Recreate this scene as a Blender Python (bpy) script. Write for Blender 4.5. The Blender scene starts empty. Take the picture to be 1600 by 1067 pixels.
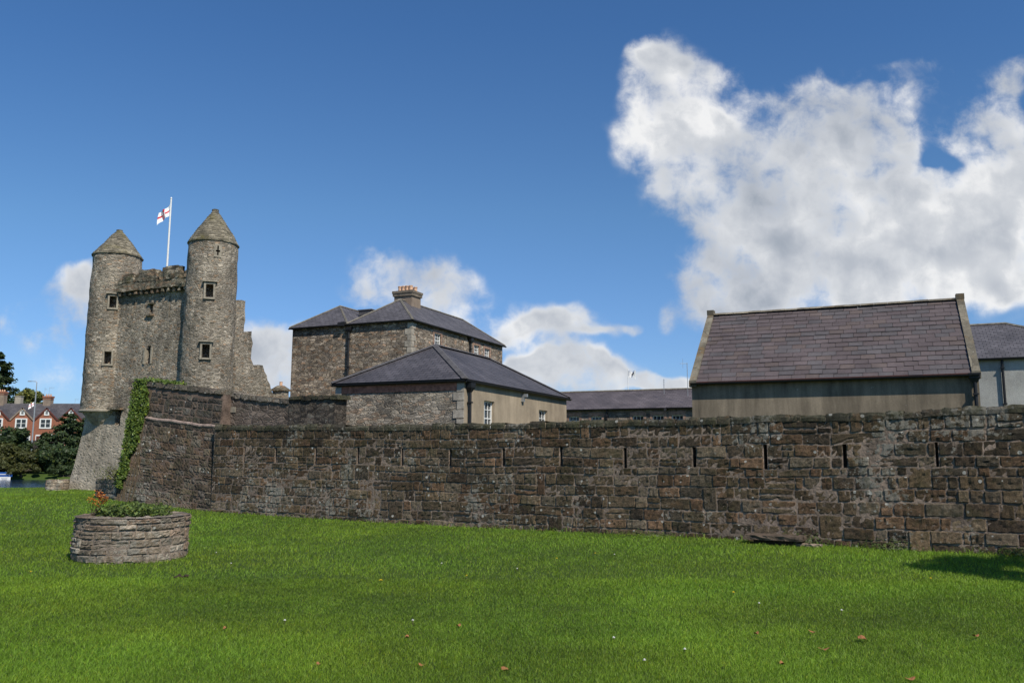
import bpy, bmesh, math, random
import numpy as np
from mathutils import Vector, Matrix, noise

sc = bpy.context.scene
R = math.radians
# ------------------------------------------------------------------ camera
F_PX, PITCH, ROLL, EYE = 1298.0, 0.1375, -0.004, 2.0      # focal length in pixels of a 1600 wide frame
cam_d = bpy.data.cameras.new("camera")
cam = bpy.data.objects.new("camera", cam_d)
sc.collection.objects.link(cam)
cam_d.sensor_width = 36.0
cam_d.lens = 36.0 * F_PX / 1600.0
cam_d.clip_start = 0.1
cam_d.clip_end = 5000
cam.matrix_world = Matrix.Translation((0, 0, EYE)) @ Matrix.Rotation(math.pi/2 + PITCH, 4, 'X') @ Matrix.Rotation(-ROLL, 4, 'Z')
sc.camera = cam
sc.render.resolution_x, sc.render.resolution_y = 1024, 682
sc.view_settings.view_transform = 'Standard'
sc.view_settings.look = 'None'
sc.view_settings.exposure = 0.12
sc.view_settings.gamma = 1.0
sc.cycles.max_bounces = 6
sc.cycles.diffuse_bounces = 3
sc.cycles.transparent_max_bounces = 6

def ray(px, py):
    u, v = (px-800)/F_PX, (533.5-py)/F_PX
    cr, sr = math.cos(-ROLL), math.sin(-ROLL)
    u, v = u*cr - v*sr, u*sr + v*cr
    c, s = math.cos(PITCH), math.sin(PITCH)
    return Vector((u, c - v*s, s + v*c))
def at(px, py, Y):
    d = ray(px, py)
    return Vector((0, 0, EYE)) + d*(Y/d.y)
def on_plane(px, py, P0, n):
    d = ray(px, py); o = Vector((0, 0, EYE))
    return o + d*((P0-o).dot(n)/d.dot(n))

# ------------------------------------------------------------------ sun and sky
SUN_AZ = Vector((0.56, -0.83, 0)).normalized()
SUN_EL = R(46)
SUN = Vector((SUN_AZ.x*math.cos(SUN_EL), SUN_AZ.y*math.cos(SUN_EL), math.sin(SUN_EL)))
sl = bpy.data.lights.new("sun", 'SUN'); sl.energy = 4.3; sl.angle = R(0.5); sl.color = (1.0, 0.94, 0.82)
so = bpy.data.objects.new("sun", sl); sc.collection.objects.link(so)
so.location = (8, -20, 30)
so.rotation_euler = SUN.to_track_quat('Z', 'Y').to_euler()

world = bpy.data.worlds.new("World"); sc.world = world; world.use_nodes = True
wn = world.node_tree; N = wn.nodes; L = wn.links
N.clear()
def nd(tree, t, **kw):
    n = tree.nodes.new(t)
    for k, v in kw.items():
        if k.startswith('i_'):
            n.inputs[k[2:].replace('_', ' ')].default_value = v
        else:
            setattr(n, k, v)
    return n
def mth(tree, op, a, b=None, c=None, clamp=False):
    n = tree.nodes.new('ShaderNodeMath'); n.operation = op; n.use_clamp = clamp
    for i, x in enumerate((a, b, c)):
        if x is None: continue
        if isinstance(x, (int, float)): n.inputs[i].default_value = x
        else: tree.links.new(x, n.inputs[i])
    return n.outputs[0]
def vmth(tree, op, a, b=None, scale=None):
    n = tree.nodes.new('ShaderNodeVectorMath'); n.operation = op
    for i, x in enumerate((a, b)):
        if x is None: continue
        if isinstance(x, (tuple, list, Vector)): n.inputs[i].default_value = x
        else: tree.links.new(x, n.inputs[i])
    if scale is not None:
        if isinstance(scale, (int, float)): n.inputs['Scale'].default_value = scale
        else: tree.links.new(scale, n.inputs['Scale'])
    return n.outputs['Value'] if op in ('LENGTH', 'DOT_PRODUCT') else n.outputs['Vector']
def mixc(tree, f, a, b, mode='MIX'):
    n = tree.nodes.new('ShaderNodeMix'); n.data_type = 'RGBA'; n.blend_type = mode
    for s, x in ((n.inputs[0], f), (n.inputs[6], a), (n.inputs[7], b)):
        if isinstance(x, (int, float)): s.default_value = x
        elif isinstance(x, (tuple, list)): s.default_value = (*x[:3], 1)
        else: tree.links.new(x, s)
    return n.outputs[2]
def ramp(tree, f, stops, interp='LINEAR'):
    n = tree.nodes.new('ShaderNodeValToRGB'); e = n.color_ramp.elements; n.color_ramp.interpolation = interp
    while len(e) < len(stops): e.new(0.5)
    for i, (p, c) in enumerate(stops):
        e[i].position = p
        e[i].color = (c, c, c, 1) if isinstance(c, (int, float)) else (*c[:3], 1)
    tree.links.new(f, n.inputs[0])
    return n.outputs[0]
def sstep(tree, x, lo, hi):
    n = tree.nodes.new('ShaderNodeMapRange'); n.interpolation_type = 'SMOOTHSTEP'
    tree.links.new(x, n.inputs[0]); n.inputs[1].default_value = lo; n.inputs[2].default_value = hi
    return n.outputs[0]

sky = nd(wn, 'ShaderNodeTexSky', sky_type='NISHITA', sun_disc=False)
sky.sun_elevation = SUN_EL
sky.sun_rotation = math.atan2(SUN_AZ.x, SUN_AZ.y)
sky.altitude = 200; sky.air_density = 1.0; sky.dust_density = 0.25; sky.ozone_density = 3.0
tc = nd(wn, 'ShaderNodeTexCoord')
sep = nd(wn, 'ShaderNodeSeparateXYZ'); L.new(tc.outputs['Generated'], sep.inputs[0])
yy = mth(wn, 'MAXIMUM', mth(wn, 'ABSOLUTE', sep.outputs[1]), 0.05)
uu = mth(wn, 'DIVIDE', sep.outputs[0], yy); ww = mth(wn, 'DIVIDE', sep.outputs[2], yy)
cmb = nd(wn, 'ShaderNodeCombineXYZ'); L.new(uu, cmb.inputs[0]); L.new(ww, cmb.inputs[1])
# banks of cumulus, as (x, y, half width, half height, strength) in picture units turned into sky directions
CL = [(1035,85,48,42,.72),(1045,150,70,70,.74),(1010,210,46,55,.62),(1110,205,75,45,.62),(1150,128,42,22,.55),(1200,205,80,40,.70),(1245,160,60,30,.62),(1285,190,40,40,.6),
      (1140,270,110,60,.9),(1200,330,140,95,1.0),(1340,210,85,80,1.1),(1365,290,110,100,1.1),(1190,410,110,70,1.0),(1330,400,150,85,1.1),
      (1510,400,130,70,1.0),(1560,310,90,75,.85),(1510,205,70,26,.50),(1590,190,40,90,.75),(1600,110,36,36,.60),(1430,98,80,18,.33),(1480,130,60,26,.33),(1530,160,40,40,.30),
      (1130,455,60,30,.8),(1270,462,110,30,.8),(1450,450,150,28,.8),(1640,380,100,80,1.0),(1540,165,50,30,.40),
      (120,440,62,32,.95),(135,490,52,42,.72),(95,540,75,26,.52),(0,500,30,30,.42),(130,590,70,26,.42),(40,470,30,16,.3),
      (425,552,56,48,1.0),(400,600,60,40,.95),(375,560,20,30,.5),
      (605,410,54,34,.72),(640,450,80,45,.72),(720,455,50,36,.42),(705,510,75,34,.66),(590,470,60,30,.5),
      (810,500,50,30,.8),(850,520,75,30,.85),(900,492,40,22,.45),(930,522,22,11,.55),(975,512,22,11,.4),
      (860,590,90,30,1.0),(900,572,50,24,1.05),(960,585,55,22,1.0),(800,575,40,16,.7),(1000,600,90,14,.9),(1055,600,50,12,.8),
      (1045,493,24,22,.40),(560,600,120,16,.6),(60,650,120,40,.4)]
HOLES = [(1450,225,24,40,-.5),(1475,255,34,14,-.55),(1180,180,60,20,-.25),(1120,215,22,12,-.35),(1500,50,200,40,-.5),(1560,470,60,18,-.4),(960,90,24,60,-.3)]
P2 = cmb.outputs[0]
def fbm(v, off, scale, det, rough=.55, out='Fac'):
    n = nd(wn, 'ShaderNodeTexNoise', noise_dimensions='2D', i_Scale=scale, i_Detail=det, i_Roughness=rough)
    L.new(vmth(wn, 'ADD', v, off), n.inputs['Vector']); return n.outputs[out]
def warp(v, off, scale, det, amt):
    w = vmth(wn, 'SCALE', vmth(wn, 'SUBTRACT', fbm(v, off, scale, det, .5, 'Color'), (.5, .5, .5)), scale=amt)
    return vmth(wn, 'MULTIPLY', vmth(wn, 'ADD', v, w), (1, 1, 0))
PW = warp(P2, (11.3, 4.1, 0), 9.0, 3.0, .07)
field = None
def blob(cx, cy, rx, ry, st):
    d = ray(cx, cy); e = ray(cx+rx, cy); f = ray(cx, cy-ry)
    c = Vector((d.x/d.y, d.z/d.y, 0)); a = abs(e.x/e.y - c.x); b = abs(f.z/f.y - c.y)
    ln = vmth(wn, 'LENGTH', vmth(wn, 'MULTIPLY', vmth(wn, 'SUBTRACT', PW, c), (1/a, 1/b, 0)))
    g = mth(wn, 'MULTIPLY', mth(wn, 'EXPONENT', mth(wn, 'MULTIPLY', mth(wn, 'POWER', ln, 2.6), -.9)), st)
    return g
for q in CL:
    g = blob(*q); field = g if field is None else mth(wn, 'ADD', field, g)
field = mth(wn, 'MINIMUM', field, 1.12)
for q in HOLES: field = mth(wn, 'ADD', field, blob(*q))
PF = warp(P2, (2.2, 9.4, 0), 22.0, 2.0, .016)
n1 = fbm(PF, (3.1, 1.7, 0), 11.0, 10.0, .60)
n1s = fbm(PF, (3.1, 1.7, 0), 8.0, 3.0, .45); n1b = fbm(PF, (3.1+.014, 1.7+.022, 0), 8.0, 3.0, .45)
n2 = fbm(P2, (8.4, 5.2, 0), 3.6, 4.0, .45)
gate = sstep(wn, field, .02, .45)
dens = mth(wn, 'ADD', field, mth(wn, 'MULTIPLY', mth(wn, 'MULTIPLY', mth(wn, 'SUBTRACT', n1, .5), 2.5), gate))
dens = mth(wn, 'ADD', dens, mth(wn, 'MULTIPLY', mth(wn, 'MULTIPLY', mth(wn, 'SUBTRACT', n2, .5), .8), gate))
alpha = mth(wn, 'POWER', sstep(wn, dens, .16, 1.12), 1.15)
# bright where a puff faces the sun, greyer deep inside
rim = mth(wn, 'MULTIPLY', mth(wn, 'SUBTRACT', n1s, n1b), 1.15)
deep = sstep(wn, dens, .75, 1.7)
shade = mth(wn, 'ADD', mth(wn, 'SUBTRACT', .86, mth(wn, 'MULTIPLY', deep, .34)), rim)
shade = mth(wn, 'ADD', shade, mth(wn, 'MULTIPLY', mth(wn, 'SUBTRACT', n2, .5), .9))
shade = mth(wn, 'ADD', shade, mth(wn, 'MULTIPLY', mth(wn, 'SUBTRACT', n1, .5), .12))
shade = mth(wn, 'MAXIMUM', mth(wn, 'MINIMUM', shade, 1.0), .30)
ccol = ramp(wn, shade, [(0.3, (.31, .35, .41)), (.55, (.46, .49, .54)), (.8, (.62, .64, .67)), (1.0, (.84, .84, .84))])
SKY_STR = 0.10
skyc = mixc(wn, 1.0, sky.outputs[0], (SKY_STR*.62, SKY_STR*.93, SKY_STR*1.14), 'MULTIPLY')
low = ramp(wn, ww, [(0.0, (.80, .72, .86)), (.10, (.95, .82, .92)), (.30, (1.0, .93, .92)), (.55, (.82, .88, .96))])
skyc = mixc(wn, 1.0, skyc, low, 'MULTIPLY')
up_ = mth(wn, 'GREATER_THAN', sep.outputs[2], 0.0)
front = mth(wn, 'GREATER_THAN', sep.outputs[1], 0.05)
alpha = mth(wn, 'MULTIPLY', mth(wn, 'MULTIPLY', alpha, up_), front)
outc = mixc(wn, mth(wn, 'MULTIPLY', alpha, .97), skyc, ccol)
bg = nd(wn, 'ShaderNodeBackground'); L.new(outc, bg.inputs[0]); bg.inputs[1].default_value = 1.0
wo = nd(wn, 'ShaderNodeOutputWorld'); L.new(bg.outputs[0], wo.inputs[0])

# ------------------------------------------------------------------ materials
MATS = {}
def mat(name, rough=.85):
    m = bpy.data.materials.new(name); m.use_nodes = True
    t = m.node_tree; b = t.nodes['Principled BSDF']; b.inputs['Roughness'].default_value = rough
    b.inputs['Specular IOR Level'].default_value = .3
    return m, t, b
def coords(t, kind='Object'):
    return t.nodes.new('ShaderNodeTexCoord').outputs[kind]
def noi(t, v, scale, detail=4, rough=.6, out='Fac', dist=0):
    n = t.nodes.new('ShaderNodeTexNoise'); n.inputs['Scale'].default_value = scale; n.inputs['Detail'].default_value = detail
    n.inputs['Roughness'].default_value = rough; n.inputs['Distortion'].default_value = dist
    t.links.new(v, n.inputs['Vector']); return n.outputs[out]
def bump(t, b, h, dist=.02, strength=1.0):
    n = t.nodes.new('ShaderNodeBump'); n.inputs['Distance'].default_value = dist; n.inputs['Strength'].default_value = strength
    t.links.new(h, n.inputs['Height']); t.links.new(n.outputs[0], b.inputs['Normal'])
def plain(name, col, rough=.6, var=.25, scale=6, bmp=.004, metal=0):
    m, t, b = mat(name, rough); c = coords(t)
    n = noi(t, c, scale, 5)
    f = ramp(t, n, [(.3, 1-var), (.7, 1+var)])
    t.links.new(mixc(t, 1.0, col, f, 'MULTIPLY'), b.inputs['Base Color'])
    b.inputs['Metallic'].default_value = metal
    if bmp: bump(t, b, noi(t, c, scale*6, 4), bmp)
    return m
def rubble(name, sx, sz, cols, mortar, lichen=.0, mort_w=.06, moss=None, tint=None, bmp=.05, warpamt=.10, dark_top=None):
    """random rubble masonry: stretched voronoi cells in a mortar bed"""
    m, t, b = mat(name, .92); c = coords(t)
    w = vmth(t, 'SCALE', vmth(t, 'SUBTRACT', noi(t, c, 2.2, 3, .5, 'Color'), (.5, .5, .5)), scale=warpamt*2)
    p = vmth(t, 'MULTIPLY', vmth(t, 'ADD', c, w), (1/sx, 1/sx, 1/sz))
    v1 = nd(t, 'ShaderNodeTexVoronoi', feature='F1'); v1.inputs['Scale'].default_value = 1; v1.inputs['Randomness'].default_value = .85
    v2 = nd(t, 'ShaderNodeTexVoronoi', feature='DISTANCE_TO_EDGE'); v2.inputs['Scale'].default_value = 1; v2.inputs['Randomness'].default_value = .85
    t.links.new(p, v1.inputs['Vector']); t.links.new(p, v2.inputs['Vector'])
    s = nd(t, 'ShaderNodeSeparateColor'); t.links.new(v1.outputs['Color'], s.inputs[0])
    n = len(cols)
    sc_ = ramp(t, s.outputs[0], [(i/n, cc) for i, cc in enumerate(cols)], 'CONSTANT')
    hue = ramp(t, s.outputs[1], [(0, .62), (1, 1.4)])
    base = mixc(t, 1.0, sc_, hue, 'MULTIPLY')
    g = ramp(t, noi(t, c, 22, 5, .7), [(.25, .6), (.75, 1.4)])
    base = mixc(t, 1.0, base, g, 'MULTIPLY')
    e0 = sstep(t, mth(t, 'ADD', v2.outputs['Distance'], mth(t, 'MULTIPLY', mth(t, 'SUBTRACT', noi(t, c, 30, 3), .5), mort_w)), mort_w*.4, mort_w*1.6)
    base = mixc(t, e0, mortar, base)
    big = ramp(t, noi(t, c, .55, 5, .65), [(.3, .58), (.7, 1.32)])
    base = mixc(t, 1.0, base, big, 'MULTIPLY')
    mid = ramp(t, noi(t, vmth(t, 'MULTIPLY', c, (1, 1, .22)), 1.9, 5, .7), [(.3, .66), (.7, 1.28)])
    base = mixc(t, 1.0, base, mid, 'MULTIPLY')
    if lichen:
        lf = mth(t, 'MULTIPLY', sstep(t, noi(t, c, 9, 4, .7), .62, .70), lichen)
        base = mixc(t, lf, base, (.52, .50, .44))
    if moss:
        mf = mth(t, 'MULTIPLY', sstep(t, noi(t, c, 1.3, 5, .7), .52, .72), .75)
        base = mixc(t, mf, base, moss)
    t.links.new(base, b.inputs['Base Color'])
    h = mth(t, 'ADD', mth(t, 'MULTIPLY', e0, .7), mth(t, 'MULTIPLY', noi(t, c, 14, 6, .7), .9))
    h = mth(t, 'ADD', h, mth(t, 'MULTIPLY', s.outputs[2], .45))
    bump(t, b, h, bmp)
    return m
def vcol_stone(name, lichen=.8, moss=(.05, .06, .02), mossamt=.4, fine=30, gain=1.0):
    """stone whose own colour comes per block from the mesh, with grain, stain, lichen"""
    m, t, b = mat(name, .93); c = coords(t)
    a = nd(t, 'ShaderNodeVertexColor'); a.layer_name = 'Col'
    g = ramp(t, noi(t, c, fine*.42, 9, .85), [(.27, .22*gain), (.5, .95*gain), (.74, 2.2*gain)])
    base = mixc(t, 1.0, a.outputs[0], g, 'MULTIPLY')
    st = ramp(t, noi(t, c, .8, 6, .7), [(.3, .50), (.7, 1.45)])
    base = mixc(t, 1.0, base, st, 'MULTIPLY')
    base = mixc(t, mth(t, 'MULTIPLY', sstep(t, noi(t, c, 3.3, 5, .7), .54, .66), .45), base, (.17, .10, .05))
    w = noi(t, c, .55, 3)
    sel = mth(t, 'MULTIPLY', mth(t, 'SUBTRACT', w, .5), 1.3)
    lf = sstep(t, mth(t, 'ADD', noi(t, c, 8, 6, .72), sel), .63, .70)
    base = mixc(t, mth(t, 'MULTIPLY', lf, lichen*.8), base, (.34, .325, .28))
    vo = nd(t, 'ShaderNodeTexVoronoi', feature='F1'); vo.inputs['Scale'].default_value = 5.5; t.links.new(c, vo.inputs['Vector'])
    sp_ = nd(t, 'ShaderNodeSeparateColor'); t.links.new(vo.outputs['Color'], sp_.inputs[0])
    rad = mth(t, 'MULTIPLY', mth(t, 'MULTIPLY', mth(t, 'GREATER_THAN', mth(t, 'ADD', sp_.outputs[0], sel), .52), sp_.outputs[1]), .26)
    dot = mth(t, 'LESS_THAN', mth(t, 'ADD', vo.outputs['Distance'], mth(t, 'MULTIPLY', noi(t, c, 30, 3), .10)), mth(t, 'ADD', rad, .04))
    base = mixc(t, mth(t, 'MULTIPLY', dot, lichen), base, (.55, .54, .49))
    base = mixc(t, mth(t, 'MULTIPLY', sstep(t, noi(t, c, 1.9, 6, .75), .48, .66), mossamt), base, moss)
    t.links.new(base, b.inputs['Base Color'])
    bump(t, b, noi(t, c, 16, 8, .8), .075)
    return m
def slate(name, w, h, col, var=.22, lichen=.2, mortar=.35):
    m, t, b = mat(name, .62); b.inputs['Specular IOR Level'].default_value = .35
    uv = coords(t, 'UV'); c = coords(t)
    br = nd(t, 'ShaderNodeTexBrick'); t.links.new(uv, br.inputs['Vector'])
    br.inputs['Scale'].default_value = 1; br.inputs['Brick Width'].default_value = w; br.inputs['Row Height'].default_value = h
    br.inputs['Mortar Size'].default_value = .012; br.inputs['Mortar Smooth'].default_value = .3; br.inputs['Bias'].default_value = 0
    br.inputs['Color1'].default_value = (*[x*(1-var) for x in col], 1); br.inputs['Color2'].default_value = (*[x*(1+var) for x in col], 1)
    br.inputs['Mortar'].default_value = (*[x*mortar for x in col], 1)
    base = mixc(t, 1.0, br.outputs['Color'], ramp(t, noi(t, c, .8, 5, .65), [(.3, .75), (.7, 1.3)]), 'MULTIPLY')
    base = mixc(t, mth(t, 'MULTIPLY', sstep(t, noi(t, c, 7, 5, .75), .62, .75), lichen), base, (.30, .28, .22))
    t.links.new(base, b.inputs['Base Color'])
    # each course rises to its lower edge
    s = nd(t, 'ShaderNodeSeparateXYZ'); t.links.new(uv, s.inputs[0])
    fr = mth(t, 'FRACT', mth(t, 'DIVIDE', s.outputs[1], h))
    hh = mth(t, 'ADD', mth(t, 'MULTIPLY', mth(t, 'SUBTRACT', 1.0, fr), 1.0), mth(t, 'MULTIPLY', br.outputs['Fac'], -.6))
    hh = mth(t, 'ADD', hh, mth(t, 'MULTIPLY', noi(t, c, 9, 4), .8))
    bump(t, b, hh, .02)
    return m
def render_wall(name, col, streak=.5, rough=.9, dark=.7, pebble=.004, pscale=40):
    m, t, b = mat(name, rough); c = coords(t)
    n1 = ramp(t, noi(t, c, .7, 5, .6), [(.3, .72), (.7, 1.22)])
    base = mixc(t, 1.0, col, n1, 'MULTIPLY')
    stv = noi(t, vmth(t, 'MULTIPLY', c, (1, 1, .12)), 2.6, 5, .65)
    base = mixc(t, streak, base, mixc(t, 1.0, base, ramp(t, stv, [(.32, dark), (.62, 1.25)]), 'MULTIPLY'))
    base = mixc(t, 1.0, base, ramp(t, noi(t, c, 24, 5, .7), [(.3, .85), (.7, 1.15)]), 'MULTIPLY')
    base = mixc(t, mth(t, 'MULTIPLY', sstep(t, noi(t, c, 6, 3, .6), .72, .76), .6), base, (.5, .48, .42))
    t.links.new(base, b.inputs['Base Color'])
    bump(t, b, noi(t, c, pscale, 5, .7), pebble)
    return m
def leafmat(name, col, var=.5, yellow=(.16, .14, .02), trans=.3, rough=.55):
    m, t, b = mat(name, rough)
    a = nd(t, 'ShaderNodeVertexColor'); a.layer_name = 'Col'
    base = mixc(t, 1.0, col, a.outputs[0], 'MULTIPLY')
    t.links.new(base, b.inputs['Base Color'])
    tr = nd(t, 'ShaderNodeBsdfTranslucent'); t.links.new(mixc(t, 1.0, base, (1.2, 1.25, .5), 'MULTIPLY'), tr.inputs[0])
    mx = nd(t, 'ShaderNodeMixShader'); mx.inputs[0].default_value = trans
    t.links.new(b.outputs[0], mx.inputs[1]); t.links.new(tr.outputs[0], mx.inputs[2])
    t.links.new(mx.outputs[0], t.nodes['Material Output'].inputs[0])
    return m
M = {}
M['castle'] = rubble('castle_rubble', .24, .085, [(.34,.285,.215), (.27,.23,.175), (.42,.36,.285), (.20,.17,.13), (.335,.235,.155), (.31,.27,.215)], (.36,.31,.245), .45, .11, bmp=.07, warpamt=.10)
M['castle_base'] = rubble('castle_base_render', .26, .14, [(.31,.265,.205), (.36,.315,.25), (.28,.24,.18)], (.35,.30,.235), .4, .20, bmp=.03, warpamt=.16)
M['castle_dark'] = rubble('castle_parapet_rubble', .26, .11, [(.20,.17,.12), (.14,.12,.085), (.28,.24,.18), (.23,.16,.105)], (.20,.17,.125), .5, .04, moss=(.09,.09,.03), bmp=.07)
M['cone'] = rubble('cone_roof_stone', .30, .08, [(.26,.225,.165), (.19,.165,.12), (.33,.285,.21)], (.20,.175,.13), .4, .03, moss=(.17,.145,.055), bmp=.03)
M['rub_gold'] = rubble('grey_gold_rubble', .28, .11, [(.38,.30,.22), (.30,.245,.19), (.47,.385,.295), (.215,.172,.135), (.38,.255,.17), (.35,.29,.235)], (.29,.235,.185), .3, .05, bmp=.11)
M['rub_grey'] = rubble('coursed_grey_rubble', .28, .09, [(.34,.29,.225), (.27,.235,.19), (.40,.34,.27), (.34,.25,.18), (.22,.19,.155)], (.37,.315,.245), .3, .07, bmp=.06, warpamt=.11)
M['rub_pink'] = rubble('pinkish_wall_rubble', .36, .13, [(.18,.14,.112), (.13,.10,.08), (.22,.17,.135), (.15,.125,.10)], (.21,.165,.135), .4, .08, bmp=.06, warpamt=.06)
M['rub_dark'] = rubble('dark_wall_rubble', .26, .11, [(.075,.062,.050), (.105,.085,.067), (.05,.043,.036), (.12,.105,.085)], (.10,.08,.065), .6, .05, bmp=.08)
M['rub_far'] = rubble('far_range_rubble', .5, .16, [(.28,.225,.18), (.20,.17,.14), (.35,.28,.22)], (.27,.22,.175), .3, .05, bmp=.05)
M['dress'] = plain('dressed_stone', (.28,.245,.19), .85, .35, 5, .01)
M['dress_grey'] = plain('grey_quoin_stone', (.36,.315,.255), .85, .35, 4, .012)
M['quoin_pink'] = plain('sandstone_dressing', (.30,.19,.14), .85, .4, 6, .012)
M['brick'] = plain('red_brick_band', (.36,.15,.095), .9, .5, 7, .02)
M['string'] = plain('stone_eave_course', (.27,.235,.185), .9, .3, 3, .01)
M['mortar'] = plain('wall_mortar', (.215,.162,.125), .95, .5, 2.5, .04)
M['mortar_dk'] = plain('wall_mortar_dark', (.14,.10,.078), .95, .5, 3, .03)
M['planter_mortar'] = plain('planter_mortar', (.24,.19,.15), .95, .5, 7, .03)
M['wall_stone'] = vcol_stone('wall_stone', .78, (.050,.048,.018), .55)
M['cope_stone'] = vcol_stone('coping_stone', .5, (.055,.055,.02), .6, 16)
M['planter_stone'] = vcol_stone('planter_stone', .7, (.10,.09,.06), .15, 34)
M['slate'] = slate('blue_slate', .30, .20, (.100,.092,.098), .18, .2)
M['slate_b2'] = slate('dark_slate', .32, .19, (.078,.071,.077), .16, .06)
M['slate_far'] = slate('purple_slate', .32, .22, (.115,.096,.098), .15, .1)
M['slate_red'] = slate('house_slate', .5, .3, (.085,.078,.082), .2, .1)
M['ridge'] = plain('ridge_tile', (.095,.088,.088), .7, .3, 4, .01)
M['ridge_cream'] = plain('ridge_mortar', (.19,.17,.135), .9, .4, 6, .01)
M['tan'] = render_wall('tan_render', (.33,.265,.19), .6)
M['barnwall'] = render_wall('barn_render', (.205,.165,.118), .95, dark=.55)
M['rough'] = render_wall('grey_roughcast', (.40,.39,.36), .2, pebble=.02, pscale=26)
M['coping'] = rubble('coping_concrete', .8, .8, [(.20,.175,.13),(.17,.148,.11)], (.16,.14,.105), .5, .02, moss=(.19,.115,.045), bmp=.01)
M['black'] = plain('black_iron', (.018,.018,.02), .5, .2, 6, 0)
M['white'] = plain('white_paint', (.78,.77,.74), .5, .06, 6, 0)
M['grey_metal'] = plain('galvanised_metal', (.34,.35,.36), .45, .1, 6, 0, .4)
M['pot'] = plain('terracotta_pot', (.60,.37,.24), .8, .25, 8, 0)
M['stack'] = render_wall('stack_render', (.27,.205,.155), .5)
m_, t_, b_ = mat('window_glass', .08); b_.inputs['Base Color'].default_value = (.03,.035,.04,1); b_.inputs['Specular IOR Level'].default_value = .5; M['glass'] = m_
M['void'] = plain('unlit_interior', (.02,.018,.016), .95, .1, 3, 0)
M['curtain'] = plain('window_curtain', (.5,.5,.48), .9, .2, 3, 0)
m_, t_, b_ = mat('house_brick', .85); c_ = coords(t_)
br_ = nd(t_, 'ShaderNodeTexBrick'); t_.links.new(vmth(t_, 'MULTIPLY', c_, (1, 1, 1)), br_.inputs['Vector'])
n_ = ramp(t_, noi(t_, c_, 3, 6, .8), [(.3, .7), (.7, 1.3)]); t_.links.new(mixc(t_, 1.0, (.30,.115,.068), n_, 'MULTIPLY'), b_.inputs['Base Color']); M['housebrick'] = m_
M['barge'] = plain('dark_red_bargeboard', (.12,.035,.025), .6, .2, 5, 0)
M['soil'] = plain('dark_soil', (.05,.035,.022), .95, .4, 10, .02)
M['bark'] = plain('bark', (.09,.07,.05), .95, .4, 9, .03)
M['stem'] = plain('woody_stem', (.10,.075,.045), .9, .3, 9, 0)
M['red'] = plain('flag_red', (.55,.02,.035), .8, .08, 3, 0)
M['flagw'] = plain('flag_white', (.80,.80,.80), .8, .05, 3, 0)
M['blue'] = plain('sign_blue', (.02,.09,.32), .5, .1, 3, 0)
M['leaf_br'] = plain('dead_leaf_brown', (.30,.13,.05), .8, .4, 60, 0)
M['yellow'] = plain('flower_yellow', (.80,.55,.02), .7, .1, 50, 0)
M['orange'] = plain('flower_orange', (.70,.26,.05), .7, .2, 50, 0)
M['foliage'] = leafmat('foliage_green', (.060,.085,.022))
M['foliage_dk'] = leafmat('foliage_dark', (.036,.058,.020), trans=.12)
M['foliage_ol'] = leafmat('foliage_olive', (.085,.095,.026), trans=.2)
M['ivy'] = leafmat('ivy_leaf', (.12,.175,.035), trans=.25, rough=.42)

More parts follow.
